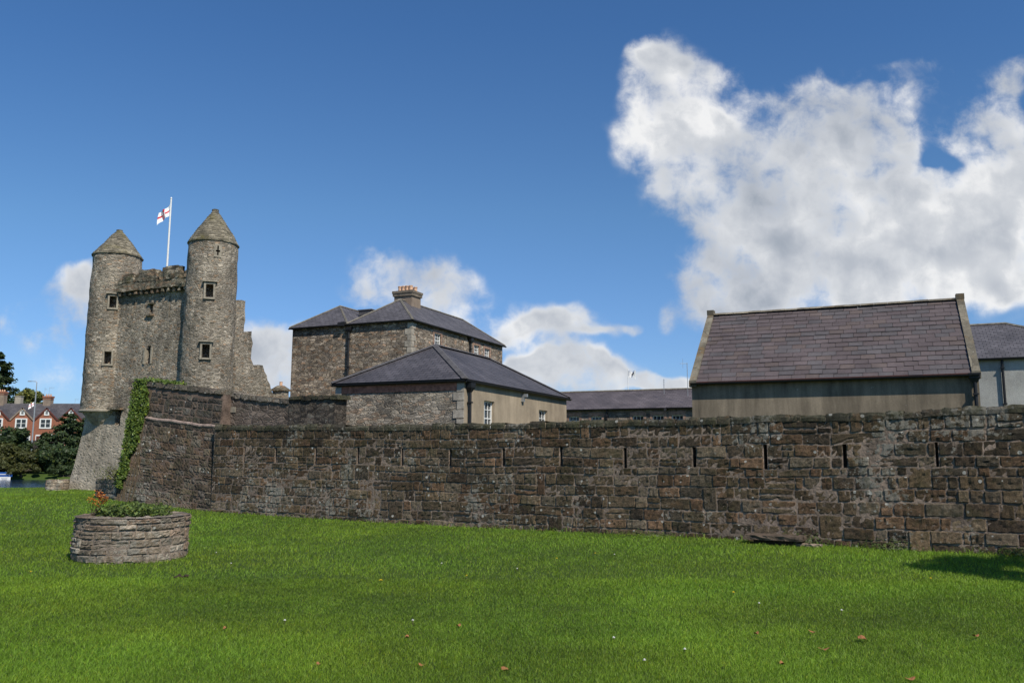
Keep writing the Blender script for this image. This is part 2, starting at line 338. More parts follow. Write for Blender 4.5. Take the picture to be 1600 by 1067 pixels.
# ------------------------------------------------------------------ geometry helpers
ORG = {}
class G:
    def __init__(s): s.v = []; s.f = []; s.uv = []; s.c = []
    def add(s, vs, fs, uvs=None, col=None):
        o = len(s.v); s.v += [Vector(v) for v in vs]; s.f += [tuple(i+o for i in f) for f in fs]
        s.uv += uvs if uvs else [None]*len(fs)
        s.c += [col]*len(vs)
        return s
    def box(s, c, sx, sy, sz, ax=None, ay=None, az=None, col=None, jit=0):
        ax = ax or Vector((1,0,0)); ay = ay or Vector((0,1,0)); az = az or Vector((0,0,1)); c = Vector(c); flip = ax.cross(ay).dot(az) < 0
        vs = [c + ax*(sx/2*i) + ay*(sy/2*j) + az*(sz/2*k) for k in (-1,1) for j in (-1,1) for i in (-1,1)]
        if jit: vs = [v + Vector((random.uniform(-jit,jit) for _ in range(3))) for v in vs]
        F = [(0,2,3,1),(4,5,7,6),(0,1,5,4),(2,6,7,3),(0,4,6,2),(1,3,7,5)]
        return s.add(vs, [f[::-1] for f in F] if flip else F, None, col)
    def tube(s, pts, r, n=8, cap=True):
        pts = [Vector(p) for p in pts]; rings = []
        rs = r if isinstance(r, (list, tuple)) else [r]*len(pts)
        for i, p in enumerate(pts):
            d = (pts[min(i+1, len(pts)-1)] - pts[max(i-1, 0)]).normalized()
            a = d.cross(Vector((0,0,1)));
            if a.length < .1: a = d.cross(Vector((1,0,0)))
            a.normalize(); b = d.cross(a)
            rings.append([p + (a*math.cos(2*math.pi*k/n) + b*math.sin(2*math.pi*k/n))*rs[i] for k in range(n)])
        vs = [v for g in rings for v in g]; fs = []
        for i in range(len(pts)-1):
            for k in range(n):
                fs.append((i*n+k, i*n+(k+1)%n, (i+1)*n+(k+1)%n, (i+1)*n+k))
        if cap: fs.append(tuple(range(n))[::-1]); fs.append(tuple((len(pts)-1)*n+k for k in range(n)))
        return s.add(vs, fs)
    def lathe(s, c, prof, n=48, cap=True, wob=0):
        vs = []; fs = []
        for (r, z) in prof:
            for k in range(n):
                a = 2*math.pi*k/n
                p = Vector((c[0]+r*math.cos(a), c[1]+r*math.sin(a), c[2]+z))
                if wob and r > .01:
                    q = noise.noise(p*1.3)*.6 + noise.noise(p*4.1)*.4
                    p += Vector((math.cos(a), math.sin(a), 0))*q*wob
                vs.append(p)
        m = len(prof)
        for i in range(m-1):
            for k in range(n): fs.append((i*n+k, i*n+(k+1)%n, (i+1)*n+(k+1)%n, (i+1)*n+k))
        if cap: fs.append(tuple(range(n))[::-1]); fs.append(tuple((m-1)*n+k for k in range(n)))
        return s.add(vs, fs)
    def face(s, vs, uv=None): return s.add(vs, [tuple(range(len(vs)))], [uv])
def mesh_obj(name, g, material, parent=None, smooth=False, origin=None):
    if parent is not None: o0 = ORG[parent.name]
    elif origin is not None: o0 = Vector(origin)
    else:
        xs = [v.x for v in g.v]; ys = [v.y for v in g.v]; zs = [v.z for v in g.v]
        o0 = Vector(((min(xs)+max(xs))/2, (min(ys)+max(ys))/2, min(zs)))
    me = bpy.data.meshes.new(name)
    me.from_pydata([tuple(v-o0) for v in g.v], [], g.f)
    if any(u is not None for u in g.uv):
        lay = me.uv_layers.new(name='UVMap'); k = 0
        for p, u in zip(me.polygons, g.uv):
            for j, li in enumerate(p.loop_indices):
                lay.data[li].uv = u[j] if u else (0, 0)
    if any(c is not None for c in g.c):
        ca = me.color_attributes.new('Col', 'FLOAT_COLOR', 'POINT')
        arr = np.ones((len(g.v), 4), np.float32)
        for i, c in enumerate(g.c):
            if c is not None: arr[i, :3] = c
        ca.data.foreach_set('color', arr.ravel())
    for m in (material if isinstance(material, list) else [material]): me.materials.append(m)
    me.update()
    if smooth: me.polygons.foreach_set('use_smooth', [True]*len(me.polygons))
    o = bpy.data.objects.new(name, me); sc.collection.objects.link(o)
    if parent is not None: o.parent = parent; ORG[o.name] = o0
    else: o.location = o0; ORG[o.name] = o0
    return o
def tag(o, label=None, cat=None, group=None, kind=None):
    if label: o['label'] = label
    if cat: o['category'] = cat
    if group: o['group'] = group
    if kind: o['kind'] = kind
    return o
def thing(name, label, cat, loc, group=None):
    o = bpy.data.objects.new(name, None); sc.collection.objects.link(o); o.location = loc; o.empty_display_size = .3
    ORG[o.name] = Vector(loc); return tag(o, label, cat, group)
def copy_tree(o, loc, **kw):
    c = o.copy(); sc.collection.objects.link(c); c.location = loc
    def rec(a, b):
        for ch in [x for x in a.children]:
            d = ch.copy(); sc.collection.objects.link(d); d.parent = b; rec(ch, d)
    rec(o, c); tag(c, **kw); return c
def cut(o, boxes):
    """boolean real recesses: boxes = (center world, ax, ay, az, sx, sy, sz)"""
    g = G()
    for (c, ax, ay, az, sx, sy, sz) in boxes: g.box(c, sx, sy, sz, ax, ay, az)
    co = mesh_obj('cutter', g, M['void'], origin=(0, 0, 0))
    md = o.modifiers.new('cut', 'BOOLEAN'); md.operation = 'DIFFERENCE'; md.object = co; md.solver = 'EXACT'; md.use_self = True
    bpy.context.view_layer.update()
    dg = bpy.context.evaluated_depsgraph_get()
    me = bpy.data.meshes.new_from_object(o.evaluated_get(dg))
    o.modifiers.clear()
    if len(me.polygons) > 4: o.data = me
    bpy.data.objects.remove(co)
UPV = Vector((0, 0, 1))
# common town grid: every building shares the yaw of the old barracks
YAW = R(24.2)
T = Vector((math.cos(YAW), -math.sin(YAW), 0))        # along the fronts, to the right
B = Vector((math.sin(YAW), math.cos(YAW), 0))         # away from the viewer

def window(parent, c, w, h, right, out, cols=2, rows=2, recess=.12, frame=.05, sill=True, mats=None, name='window', bars=.022, pane_mat=None, fmat=None):
    """sash window: c is the centre on the wall face"""
    fm = fmat or M['white']; pm = pane_mat or M['glass']
    p = c - out*recess
    g = G()
    for s in (-1, 1):
        g.box(p + right*s*(w/2-frame/2), frame, .05, h, right, out)
        g.box(p + UPV*s*(h/2-frame/2), w-2*frame, .05, frame, right, out)
    for i in range(1, cols): g.box(p + right*(-w/2 + w*i/cols), bars, .03, h-2*frame, right, out)
    for j in range(1, rows):
        g.box(p + UPV*(-h/2 + h*j/rows), w-2*frame, .036, bars*(1.6 if j == rows//2 else 1), right, out)
    wnd = mesh_obj(name, g, fm, parent)
    q = G(); q.box(p - out*.03, w-.01, .01, h-.01, right, out); mesh_obj('pane', q, pm, wnd)
    if sill:
        q = G(); q.box(c - UPV*(h/2+.04) + out*.02, w+.14, .16, .07, right, out); mesh_obj('sill', q, M['dress'], wnd)
    return wnd

# ------------------------------------------------------------------ terrain
def ss(a, b, x):
    t = max(0.0, min(1.0, (x-a)/(b-a))); return t*t*(3-2*t)
def ground_z(x, y):
    z = .20*ss(26, 34, y)*ss(-7, -13, x)
    z += .05*noise.noise(Vector((x*.18, y*.18, 0)))*ss(60, 40, y)
    z += .26*math.exp(-(((x+15.5)/3.6)**2 + ((y-31)/4.0)**2))
    # river valley beyond the lawn on the left
    edge = 46.0 + 1.6*max(0, x+27)
    k = ss(edge, edge+7, y)*ss(-17, -25, x)
    z = z*(1-k) + k*(-2.2)
    far = ss(96, 99, y)
    z = z*(1-far) + far*(-.3)
    z += ss(102, 150, y)*3.4
    z += ss(200, 900, y)*4*(1 if x > -400 else 1)
    return z
def axis(segs):
    out = []
    for a, b, st in segs:
        n = max(1, round((b-a)/st)); out += [a+(b-a)*i/n for i in range(n)]
    out.append(segs[-1][1]); return out
xs = axis([(-2500,-400,300),(-400,-120,20),(-120,-50,5),(-50,20,1.0),(20,60,5),(60,400,40),(400,2500,300)])
ys = axis([(-400,-20,60),(-20,4,4),(4,60,1.0),(60,110,2.5),(110,260,10),(260,3500,250)])
g = G(); nx = len(xs)
g.v = [Vector((x, y, ground_z(x, y))) for y in ys for x in xs]
g.f = [(j*nx+i, j*nx+i+1, (j+1)*nx+i+1, (j+1)*nx+i) for j in range(len(ys)-1) for i in range(nx-1)]
g.uv = [None]*len(g.f); g.c = [None]*len(g.v)
m_, t_, b_ = mat('lawn_ground', .95); c_ = coords(t_)
base = ramp(t_, noi(t_, c_, .35, 6, .65), [(.3, (.050,.088,.013)), (.7, (.085,.135,.020))])
base = mixc(t_, 1.0, base, ramp(t_, noi(t_, c_, 35, 5, .7), [(.3, .55), (.7, 1.3)]), 'MULTIPLY')
t_.links.new(base, b_.inputs['Base Color']); bump(t_, b_, noi(t_, c_, 40, 5, .8), .05)
tag(mesh_obj('ground', g, m_, smooth=True, origin=(0, 0, 0)), kind='structure')
# water
m_, t_, b_ = mat('river_water', .12); b_.inputs['Base Color'].default_value = (.008,.02,.04,1); b_.inputs['Specular IOR Level'].default_value = .5
c_ = coords(t_); bump(t_, b_, noi(t_, vmth(t_, 'MULTIPLY', c_, (.6, 2.2, 1)), 1.5, 5, .6), .05)
g = G(); g.face([(-300,44,-.9),(-12,44,-.9),(-12,99,-.9),(-300,99,-.9)])
tag(mesh_obj('water', g, m_, origin=(0, 0, 0)), kind='structure')

# ------------------------------------------------------------------ stone block walls
def col_pick(pal, rng, var=.25):
    c = rng.choice(pal); k = rng.uniform(1-var, 1+var); return (c[0]*k, c[1]*k, c[2]*k)
def stone(g, S, u0, u1, v0, v1, proud, joint, rng, col, nu, nv, rough=.012, round_=.35):
    """one block: a pillowed patch that dips into the joint; S(u, v, d) gives the world point"""
    u0 += joint/2; u1 -= joint/2; v0 += joint/2; v1 -= joint/2
    if u1-u0 < .03 or v1-v0 < .02: return
    k = [rng.uniform(-.015, .015) for _ in range(8)]
    o = len(g.v); tilt = rng.uniform(-.010, .010); tilt2 = rng.uniform(-.012, .012)
    for j in range(nv+1):
        for i in range(nu+1):
            a, b = i/nu, j/nv
            # crowd the outer rows towards the edge so the arris is tight
            aa = a if 0 < i < nu else a; bb = b
            if i == 1: aa = .022/(u1-u0) if (u1-u0) > .09 else .25
            if i == nu-1: aa = 1 - (.022/(u1-u0) if (u1-u0) > .09 else .25)
            if j == 1: bb = .02/(v1-v0) if (v1-v0) > .08 else .25
            if j == nv-1: bb = 1 - (.02/(v1-v0) if (v1-v0) > .08 else .25)
            uu = u0 + (u1-u0)*aa; vv = v0 + (v1-v0)*bb
            cw = k[0]*(1-a)*(1-b) + k[1]*a*(1-b) + k[2]*(1-a)*b + k[3]*a*b
            cv = k[4]*(1-a)*(1-b) + k[5]*a*(1-b) + k[6]*(1-a)*b + k[7]*a*b
            edge = i in (0, nu) or j in (0, nv)
            if edge: d = -.005
            else: d = proud + tilt*(a-.5)*2 + tilt2*(b-.5)*2 + rng.uniform(-rough, rough)
            if not edge: uu += rng.uniform(-.007, .007); vv += rng.uniform(-.007, .007)
            else: uu += rng.uniform(-.010, .006) if i == nu else (rng.uniform(-.006, .010) if i == 0 else 0); vv += rng.uniform(-.010, .005) if j == nv else (rng.uniform(-.005, .010) if j == 0 else 0)
            g.v.append(S(uu+cw, vv+cv, d)); g.c.append(col)
    for j in range(nv):
        for i in range(nu):
            a = o+j*(nu+1)+i; g.f.append((a, a+1, a+nu+2, a+nu+1)); g.uv.append(None)
def block_wall(S, length, rows, pal, rng, slits=(), joint=.028, wmin=.22, wmax=.62, proud=.018, wrap=False, seg=.075, rough=.012, split=.12, tallp=.07, weather=False):
    """rows: list of (v0, v1); slits: (u centre, width, row0, row1) left open"""
    g = G(); busy = []
    slit_rows = {r for (_, _, r0, r1) in slits for r in range(r0-1, r1+1)}
    for ri, (v0, v1) in enumerate(rows):
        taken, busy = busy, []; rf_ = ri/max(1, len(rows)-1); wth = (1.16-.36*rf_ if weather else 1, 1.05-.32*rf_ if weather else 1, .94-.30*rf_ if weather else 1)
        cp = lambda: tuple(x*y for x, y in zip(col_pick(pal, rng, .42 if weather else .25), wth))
        op = sorted([(u-w/2, u+w/2) for (u, w, r0, r1) in slits if r0 <= ri < r1])
        cur = 0.0 if wrap else -rng.uniform(0, .2); spans = []
        op = sorted(op + taken)
        edges = [0.0] + [e for s in op for e in s] + [length]
        for a, b in zip(edges[0::2], edges[1::2]):
            x = a
            while x < b - 1e-6:
                w = rng.uniform(wmin, wmax)**1.0 * rng.choice((.75, 1, 1, 1.2))
                if rng.random() < .12: w *= 1.5
                if b - (x+w) < wmin*.8: w = b-x
                spans.append((x, min(x+w, b))); x += w
        for (a, b) in spans:
            nu = max(3, min(10, int((b-a)/seg)+2)); nv = max(3, min(7, int((v1-v0)/seg)+2))
            pr = proud + rng.uniform(-.010, .014)
            if tallp and b-a < .6 and ri+1 < len(rows) and ri not in slit_rows and rng.random() < tallp:
                stone(g, S, a, b, v0, rows[ri+1][1], pr, joint, rng, cp(), nu, min(8, nv*2), rough); busy.append((a, b)); continue
            if rng.random() < split and (v1-v0) > .15:
                m = v0 + (v1-v0)*rng.uniform(.38, .62)
                stone(g, S, a, b, v0, m, pr, joint, rng, cp(), nu, 3, rough)
                stone(g, S, a, b, m, v1, pr+rng.uniform(-.006,.006), joint, rng, cp(), nu, 3, rough)
            else:
                stone(g, S, a, b, v0, v1, pr, joint, rng, cp(), nu, nv, rough)
    return g
PAL_W = [(.130,.100,.065),(.108,.086,.060),(.145,.118,.084),(.132,.088,.058),(.150,.128,.098),(.080,.062,.046),(.150,.102,.068),(.128,.112,.088),(.068,.056,.043),(.118,.094,.064)]
PAL_D = [(.075,.066,.055),(.058,.052,.045),(.095,.08,.066),(.085,.065,.052),(.11,.10,.085)]
PAL_C = [(.075,.070,.045),(.055,.052,.036),(.095,.085,.058),(.065,.055,.04)]

# long loopholed wall -- plan points from the foot of the wall on the lawn
foot = [(335,801),(540,813.5),(800,829),(1100,841),(1350,854),(1600,866)]
topy = [(335,664),(540,663.5),(800,660),(1100,652),(1350,643),(1600,632)]
def on_ground(px, py, z=0.0):
    d = ray(px, py); return Vector((0,0,EYE)) + d*((z-EYE)/d.z)
FP = [on_ground(*p, .0) for p in foot]
# least squares straight line through the feet, then the right end is carried on past the frame
ax_ = np.array([[p.x, 1] for p in FP]); sol = np.linalg.lstsq(ax_, np.array([p.y for p in FP]), rcond=None)[0]
wx0 = FP[0].x
W0 = Vector((wx0, sol[0]*wx0+sol[1], 0)); WD = Vector((1, sol[0], 0)).normalized(); WN = Vector((WD.y, -WD.x, 0))   # WN faces the viewer
WLEN = 29.0
wtop = []
for (px, py) in topy:
    P = on_plane(px, py, W0, WN); wtop.append(((P-W0).dot(WD), P.z))
def wall_top(u):
    if u <= wtop[0][0]: return wtop[0][1]
    for (a, za), (b, zb) in zip(wtop, wtop[1:]):
        if u <= b: return za+(zb-za)*(u-a)/(b-a)
    return wtop[-1][1]
def wall_bot(u):
    return -.12
def foot_line(u):
    for (px, py) in foot: pass
    return 0
rng = random.Random(5)
NR = 11
rows = []; v = 0
hs = [rng.uniform(.8, 1.2) for _ in range(NR)]; tot = sum(hs)
for h in hs: rows.append((v/tot, (v+h)/tot)); v += h
def vscale(v, u):  # v in 0..1 to height below the coping
    zt = wall_top(u) - .17; return wall_bot(u) + v*(zt-wall_bot(u)) + .045*noise.noise(Vector((u*.45, v*5, 3.3))) + .02*noise.noise(Vector((u*2.1, v*9, 8.3)))
HREF = 2.85
rows_m = [(a*HREF, b*HREF) for a, b in rows]
def S_wall(u, v, d):
    q = W0 + WD*u - WN*0.0 + WN*(d + .014 + .018*noise.noise(Vector((u*.35, v*.5, 1)))); q.z = vscale(v/HREF, u); return q
slit_px = [(383,697),(432,700),(494,702),(560,703),(629,704),(704,707),(787,708),(877,709),(977,712),(1085,712),(1196,712),(1320,709),(1464,709)]
slits = []
r_s = min(range(NR), key=lambda i: abs(rows[i][0]-.635))
for (px, py) in slit_px:
    P = on_plane(px, py, W0, WN); u = (P-W0).dot(WD)
    slits.append((u, (.08 if px < 700 else .095) if px < 1400 else .06, r_s, r_s+2 if px > 600 else r_s+2))
slits.append((slits[-1][0]+2.6, .11, r_s, r_s+2)); slits.append((slits[-1][0]+2.6, .11, r_s, r_s+2))
long_wall = thing('stone_wall', 'long dark loopholed stone wall crossing the lawn in front of the slate roofed buildings', 'wall', W0)
# body: solid rear slab and a front slab that is open at the loopholes
g = G(); us = [0.0]
for (u, w, r0, r1) in slits: us += [u-w/2, u+w/2]
us.append(WLEN)
def slab(g, ua, ub, va, vb, d0, d1, n=1):
    for i in range(n):
        a = ua+(ub-ua)*i/n; b = ua+(ub-ua)*(i+1)/n
        vs = []
        for d in (d0, d1):
            for (u, v) in ((a, va), (b, va), (b, vb), (a, vb)):
                q = W0 + WD*u + WN*d; q.z = vscale(v, u); vs.append(q)
        g.add(vs, [(0,1,2,3),(7,6,5,4),(0,4,5,1),(3,2,6,7),(0,3,7,4),(1,5,6,2)])
slab(g, 0, WLEN, 0, 1, -.42, -.72, 24)
va, vb = rows[r_s][0], rows[r_s+1][1]
for i, (a, b) in enumerate(zip(us, us[1:])):
    if i % 2 == 0: slab(g, a, b, 0, 1, .011, -.418, 3)
    else:
        slab(g, a, b, 0, va, .011, -.418); slab(g, a, b, vb, 1, .011, -.418)
mesh_obj('wall_core', g, M['mortar'], long_wall)
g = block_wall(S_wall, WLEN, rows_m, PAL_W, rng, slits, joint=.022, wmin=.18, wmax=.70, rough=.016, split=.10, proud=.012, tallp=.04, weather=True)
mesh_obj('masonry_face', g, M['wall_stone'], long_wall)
# coping: rough stones on edge
g = G(); u = 0
while u < WLEN:
    w = rng.uniform(.22, .6); z0 = vscale(1, u+w/2); h = rng.uniform(.13, .19)
    c = W0 + WD*(u+w/2) - WN*.33; c.z = z0 + h/2 - .005
    sub = G(); nn = 6
    col = col_pick(PAL_C, rng)
    vs = []; 
    for j in range(4):
        for i in range(nn+1):
            a = i/nn
            prof = [(.05, 0), (.055, h*.55), (.01, h), (-.74, h*.9)][j]
            e = -.012 if i in (0, nn) else 0
            q = W0 + WD*(u + w*a*.985) + WN*(prof[0] + e + rng.uniform(-.012, .012)); q.z = z0 + prof[1] + (rng.uniform(-.014, .014) if j else -.004) + e
            vs.append(q)
    fs = [(j*(nn+1)+i, j*(nn+1)+i+1, (j+1)*(nn+1)+i+1, (j+1)*(nn+1)+i) for j in range(3) for i in range(nn)]
    g.add(vs, fs, None, col); u += w
mesh_obj('coping', g, M['cope_stone'], long_wall)

# --- bastion with battered face at the left end
BR = W0.copy()                                   # shared corner
BLf = at(182, 776, 31.0); BLf.z = .4
bd = (BLf-BR); bd.z = 0; BLEN = bd.length; bd.normalize(); bn = Vector((-bd.y, bd.x, 0))
if bn.dot(Vector((0,0,0))-BR) < 0: bn = -bn
bat = .08                                        # batter of the face
batL = .17
topR = on_plane(335, 613, BR - bn*.3, bn).z; 
tl_ = on_plane(222, 598, BR - bn*.55, bn); topL = tl_.z; uL_top = (tl_-BR).dot(bd)
def S_bast(u, v, d):      # u 0 at the shared corner .. BLEN at the outer corner; v in 0..1
    zt = topR + (topL-topR)*min(1, u/BLEN); zb = -.15 + .42*(u/BLEN); z = zb + (zt-zb)*v
    uu = u/BLEN*(BLEN + (uL_top-BLEN)*v)
    q = BR + bd*uu + bn*(d - bat*z); q.z = z; return q
bast = thing('stone_bastion', 'tall battered corner of the old wall with ivy on its left edge', 'wall', BR)
H_B = 4.2
Sb = lambda u, v, d: S_bast(u, v/H_B, d + .005)
nb = 19; hb = [rng.uniform(.7, 1.3) for _ in range(nb)]; tt = sum(hb); v = 0; rb = []
for h in hb: rb.append((v/tt*H_B, (v+h)/tt*H_B)); v += h
cutr = [r for r in rb if r[1] <= H_B*.68]; upr = [r for r in rb if r[1] > H_B*.68 and r[1] < H_B*.97]
g = block_wall(Sb, BLEN, cutr, PAL_W+[(.15,.13,.11)], rng, joint=.022, wmin=.16, wmax=.5, split=.3, rough=.020, proud=.010)
mesh_obj('masonry_face', g, M['wall_stone'], bast)
g = block_wall(Sb, BLEN, upr, PAL_D, rng, joint=.035, wmin=.22, wmax=.5, split=.05)
mesh_obj('upper_courses', g, M['wall_stone'], bast)
g = G(); n = 12; vs = []
for v in (0, .34, .68, .985):
    for i in range(n+1): vs.append(S_bast(BLEN*i/n, v, 0))
fs = [(j*(n+1)+i, j*(n+1)+i+1, (j+1)*(n+1)+i+1, (j+1)*(n+1)+i) for j in range(3) for i in range(n)]
g.add(vs, fs)
# side faces and back
back = [S_bast(BLEN*i/n, 1, -.9) for i in range(n+1)]
o = len(g.v); g.v += back + [Vector((p.x, p.y, -.1)) for p in back]; g.c += [None]*(2*(n+1))
for i in range(n):
    g.f.append((3*(n+1)+i, 3*(n+1)+i+1, o+i+1, o+i)); g.uv.append(None)
    g.f.append((o+i, o+i+1, o+n+1+i+1, o+n+1+i)); g.uv.append(None)
for i in (0, n):
    g.f.append((i, n+1+i, 2*(n+1)+i, 3*(n+1)+i, o+i, o+n+1+i)); g.uv.append(None)
mesh_obj('wall_core', g, M['mortar_dk'], bast)
# outer corner return stones
g = G()
for (v0, v1) in rb:
    w = rng.choice((.28, .45)); z0 = S_bast(BLEN, v0/H_B, 0); z1 = S_bast(BLEN, v1/H_B, 0)
    c = (z0+z1)/2 + bn*(-w/2) + bd*.012; g.box(c, w-.02, .05, (z1.z-z0.z)-.03, bn, bd, UPV, col_pick(PAL_W, rng), .012)
mesh_obj('corner_stone', g, M['wall_stone'], bast)
# mortar ledge
g = G(); vs = []
n = 26
pr_l = [(0, .01), (.05, .055), (.09, .05), (.12, 0)]
for i in range(n+1):
    u = BLEN*(.02 + .86*i/n)
    for (dz, dd) in pr_l:
        q = S_bast(u, .695+.01*noise.noise(Vector((u*1.5, 0, 0))), dd + .02*noise.noise(Vector((u*3, dz*9, 5)))); q.z += dz*1.2; vs.append(q)
fs = [(i*4+j, (i+1)*4+j, (i+1)*4+j+1, i*4+j+1) for i in range(n) for j in range(3)]
g.add(vs, fs); mesh_obj('ledge', g, plain('ledge_mortar', (.30,.225,.19), .95, .4, 6, .02), bast)
# coping of the bastion
g = G(); u = 0
while u < BLEN:
    w = rng.uniform(.25, .5); p = S_bast(u+w/2, .985, -.35)
    g.box(p + UPV*.05, w-.02, .86, rng.uniform(.12, .2), bd, bn, UPV, col_pick([(.2,.16,.13),(.15,.13,.1),(.12,.1,.08)], rng), .02); u += w
mesh_obj('coping', g, M['planter_stone'], bast)

# --- raised wall behind, from the bastion to the hipped building
uw0 = on_plane(333, 640, W0 - WN*.8, WN); 
raised = thing('raised_wall', 'upper pinkish grey rubble wall standing behind the long wall beside the bastion', 'wall', W0 - WN*.9)
def rw(px, py, back=.76): return on_plane(px, py, W0 - WN*back, WN)
tops = [(338,612),(348,614),(360,617),(391,623),(420,626),(449,629),(453,629)]
g = G(); P_ = [rw(*p) for p in tops]
vs = [Vector((p.x, p.y, 0)) for p in P_] + P_ + [p - WN*.6 for p in P_] + [Vector((p.x, p.y, 0)) - WN*.6 for p in P_]
n = len(P_)
fs = []
for k in range(3):
    for i in range(n-1): fs.append((k*n+i, k*n+i+1, (k+1)*n+i+1, (k+1)*n+i))
fs += [(0, n, 2*n, 3*n), (n-1, 2*n-1, 3*n-1, 4*n-1)]
g.add(vs, fs); mesh_obj('wall_body', g, M['rub_pink'], raised)
g = G()
for i in range(34):
    px = 340 + 112*i/34; py = np.interp(px, [p[0] for p in tops], [p[1] for p in tops])
    p = rw(px, py) - WN*.3; g.box(p + UPV*.03, rng.uniform(.18,.3), .7, rng.uniform(.10,.18), WD, WN, UPV, col_pick([(.2,.17,.13),(.13,.11,.09),(.26,.22,.18)], rng), .02)
mesh_obj('coping', g, M['planter_stone'], raised)
g = G(); q0 = rw(385, 632); q1 = rw(377, 632)
g.box(rw(364.5, 640)+WN*.01, .24, .03, .2, WD, WN); mesh_obj('pale_patch', g, M['dress'], raised)
darkw = thing('dark_yard_wall', 'darkest short stretch of rubble wall between raised wall and hipped stone building', 'wall', rw(490, 640, .72))
g = G(); P_ = [rw(452,624,.74), rw(470,623,.74), rw(500,622.5,.74), rw(523.5,622,.74)]
vs = [Vector((p.x, p.y, 0)) for p in P_] + P_ + [p - WN*.6 for p in P_] + [Vector((p.x, p.y, 0)) - WN*.6 for p in P_]; n = 4; fs = []
for k in range(3):
    for i in range(n-1): fs.append((k*n+i, k*n+i+1, (k+1)*n+i+1, (k+1)*n+i))
fs += [(0, n, 2*n, 3*n), (n-1, 2*n-1, 3*n-1, 4*n-1)]
g.add(vs, fs); mesh_obj('wall_body', g, M['rub_dark'], darkw)
g = G(); a, b = P_[0], P_[-1]; L_ = (b-a).length; u = 0
while u < L_:
    w = rng.uniform(.2, .4); p = a + (b-a)*min(1, (u+w/2)/L_) - WN*.28
    g.box(p + UPV*.04, w-.02, .68, rng.uniform(.1,.18), WD, WN, UPV, col_pick(PAL_C, rng), .02); u += w
mesh_obj('coping', g, M['cope_stone'], darkw)

# ------------------------------------------------------------------ castle
cR = at(334, 378, 42.0); cRx = Vector((cR.x, cR.y, 0))
p = on_plane(184, 405, cRx, B); cLx = Vector((p.x, p.y, 0))
zE = (at(334, 382, cRx.y).z + p.z)/2
SPAN = (cRx-cLx).dot(T)
castle = thing('castle_watergate', 'old grey stone castle gatehouse with twin round turrets under stone cones', 'castle', cLx + (cRx-cLx)/2)
def CP(a, b, z): return cLx + T*a + B*b + UPV*z      # castle coordinates
def turret(a, zbot, zeave, apex, r, nm='turret'):
    c = CP(a, 0, 0); prof = []; n = 44
    for i in range(n+1):
        z = zbot + (zeave-zbot)*i/n; prof.append((r + .07*(1-(z-zbot)/(zeave-zbot)), z))
    g = G().lathe(c, prof, 72, True, .09)
    o = mesh_obj(nm, g, M['castle'], castle, smooth=False)
    g = G(); prof = [(r*.9, -.02), (r+.06, 0), (r+.07, .05)]
    nst = 13; H = apex - zeave
    for i in range(nst):
        f0 = i/nst; f1 = (i+1)/nst
        # slightly bell shaped profile
        rr = lambda f: (r+.05)*(1-f)**.93*(1-.02) + .13*f
        prof += [(rr(f0), .05+H*.93*f0), (rr(f0)-.005, .05+H*.93*(f0+.55/nst)), (rr(f1)+.045, .05+H*.93*f1)]
    prof += [(.17, .05+H*.94), (.17, H*1.03), (.06, H*1.05)]
    g.lathe(c + UPV*zeave, prof, 60, True, .07)
    rf = mesh_obj('cone_roof', g, M['cone'], o)
    return o
apexL = on_plane(186, 360, cLx, B).z; apexR = on_plane(340, 328, cRx, B).z
RL = 1.24; RR = 1.22
zC = on_plane(160, 640, CP(0,-.9,0), B).z
tL = turret(0, zC, zE, apexL-.05, RL); tR = turret(SPAN, .0, zE, apexR-.05, RR)
toCam = lambda c: (Vector((0,0,0))-Vector((c.x, c.y, 0))).normalized()
def cyl_pt(px, py, c, r):
    """point where the pixel's ray meets the cylinder"""
    d = ray(px, py); ox, oy = -c.x, -c.y
    a = d.x**2+d.y**2; b = 2*(ox*d.x+oy*d.y); cc = ox*ox+oy*oy-r*r; q = max(0, b*b-4*a*cc)
    t = (-b-math.sqrt(q))/(2*a); P = Vector((0,0,EYE))+d*t; n = Vector((P.x-c.x, P.y-c.y, 0)).normalized(); return P, n
def stone_window(parent, P, n, w, h, hood=True, depth=.55, fr=.09, mt=None):
    r = UPV.cross(n).normalized()
    cut(parent, [(P - n*(depth/2-.15), r, n, UPV, w, depth+.3, h)])
    g = G()
    for s in (-1, 1):
        g.box(P + r*s*(w/2+fr/2), fr, .16, h+fr*2, r, n, UPV, None, .008)
        g.box(P + UPV*s*(h/2+fr/2), w, .155, fr, r, n, UPV)
    if hood: g.box(P + UPV*(h/2+fr+.06) + n*.06, w+fr*2+.16, .22, .06, r, n)
    return mesh_obj('window_surround', g, mt or M['dress'], parent)
P, n = cyl_pt(327.5, 454.5, cRx, RR+.03); stone_window(tR, P, n, .36, .66)
P, n = cyl_pt(321.5, 548.5, cRx, RR+.05); stone_window(tR, P, n, .36, .66, True)
P, n = cyl_pt(176.5, 472, cLx, RL+.02); stone_window(tL, P, n, .34, .62)
P, n = cyl_pt(168.5, 559, cLx, RL+.04); stone_window(tL, P, n, .34, .66, False)
# cross shaped arrow loop
P, n = cyl_pt(340.5, 391.5, cRx, RR+.02); r = UPV.cross(n).normalized()
g = G(); g.box(P-n*.03, .36, .10, .68, r, n); lp = mesh_obj('arrow_loop', g, M['dress'], tR)
cut(lp, [(P, r, n, UPV, .07, .5, .5), (P-UPV*.03, r, n, UPV, .22, .5, .09)]); cut(tR, [(P, r, n, UPV, .08, .9, .5), (P-UPV*.03, r, n, UPV, .22, .9, .09)])

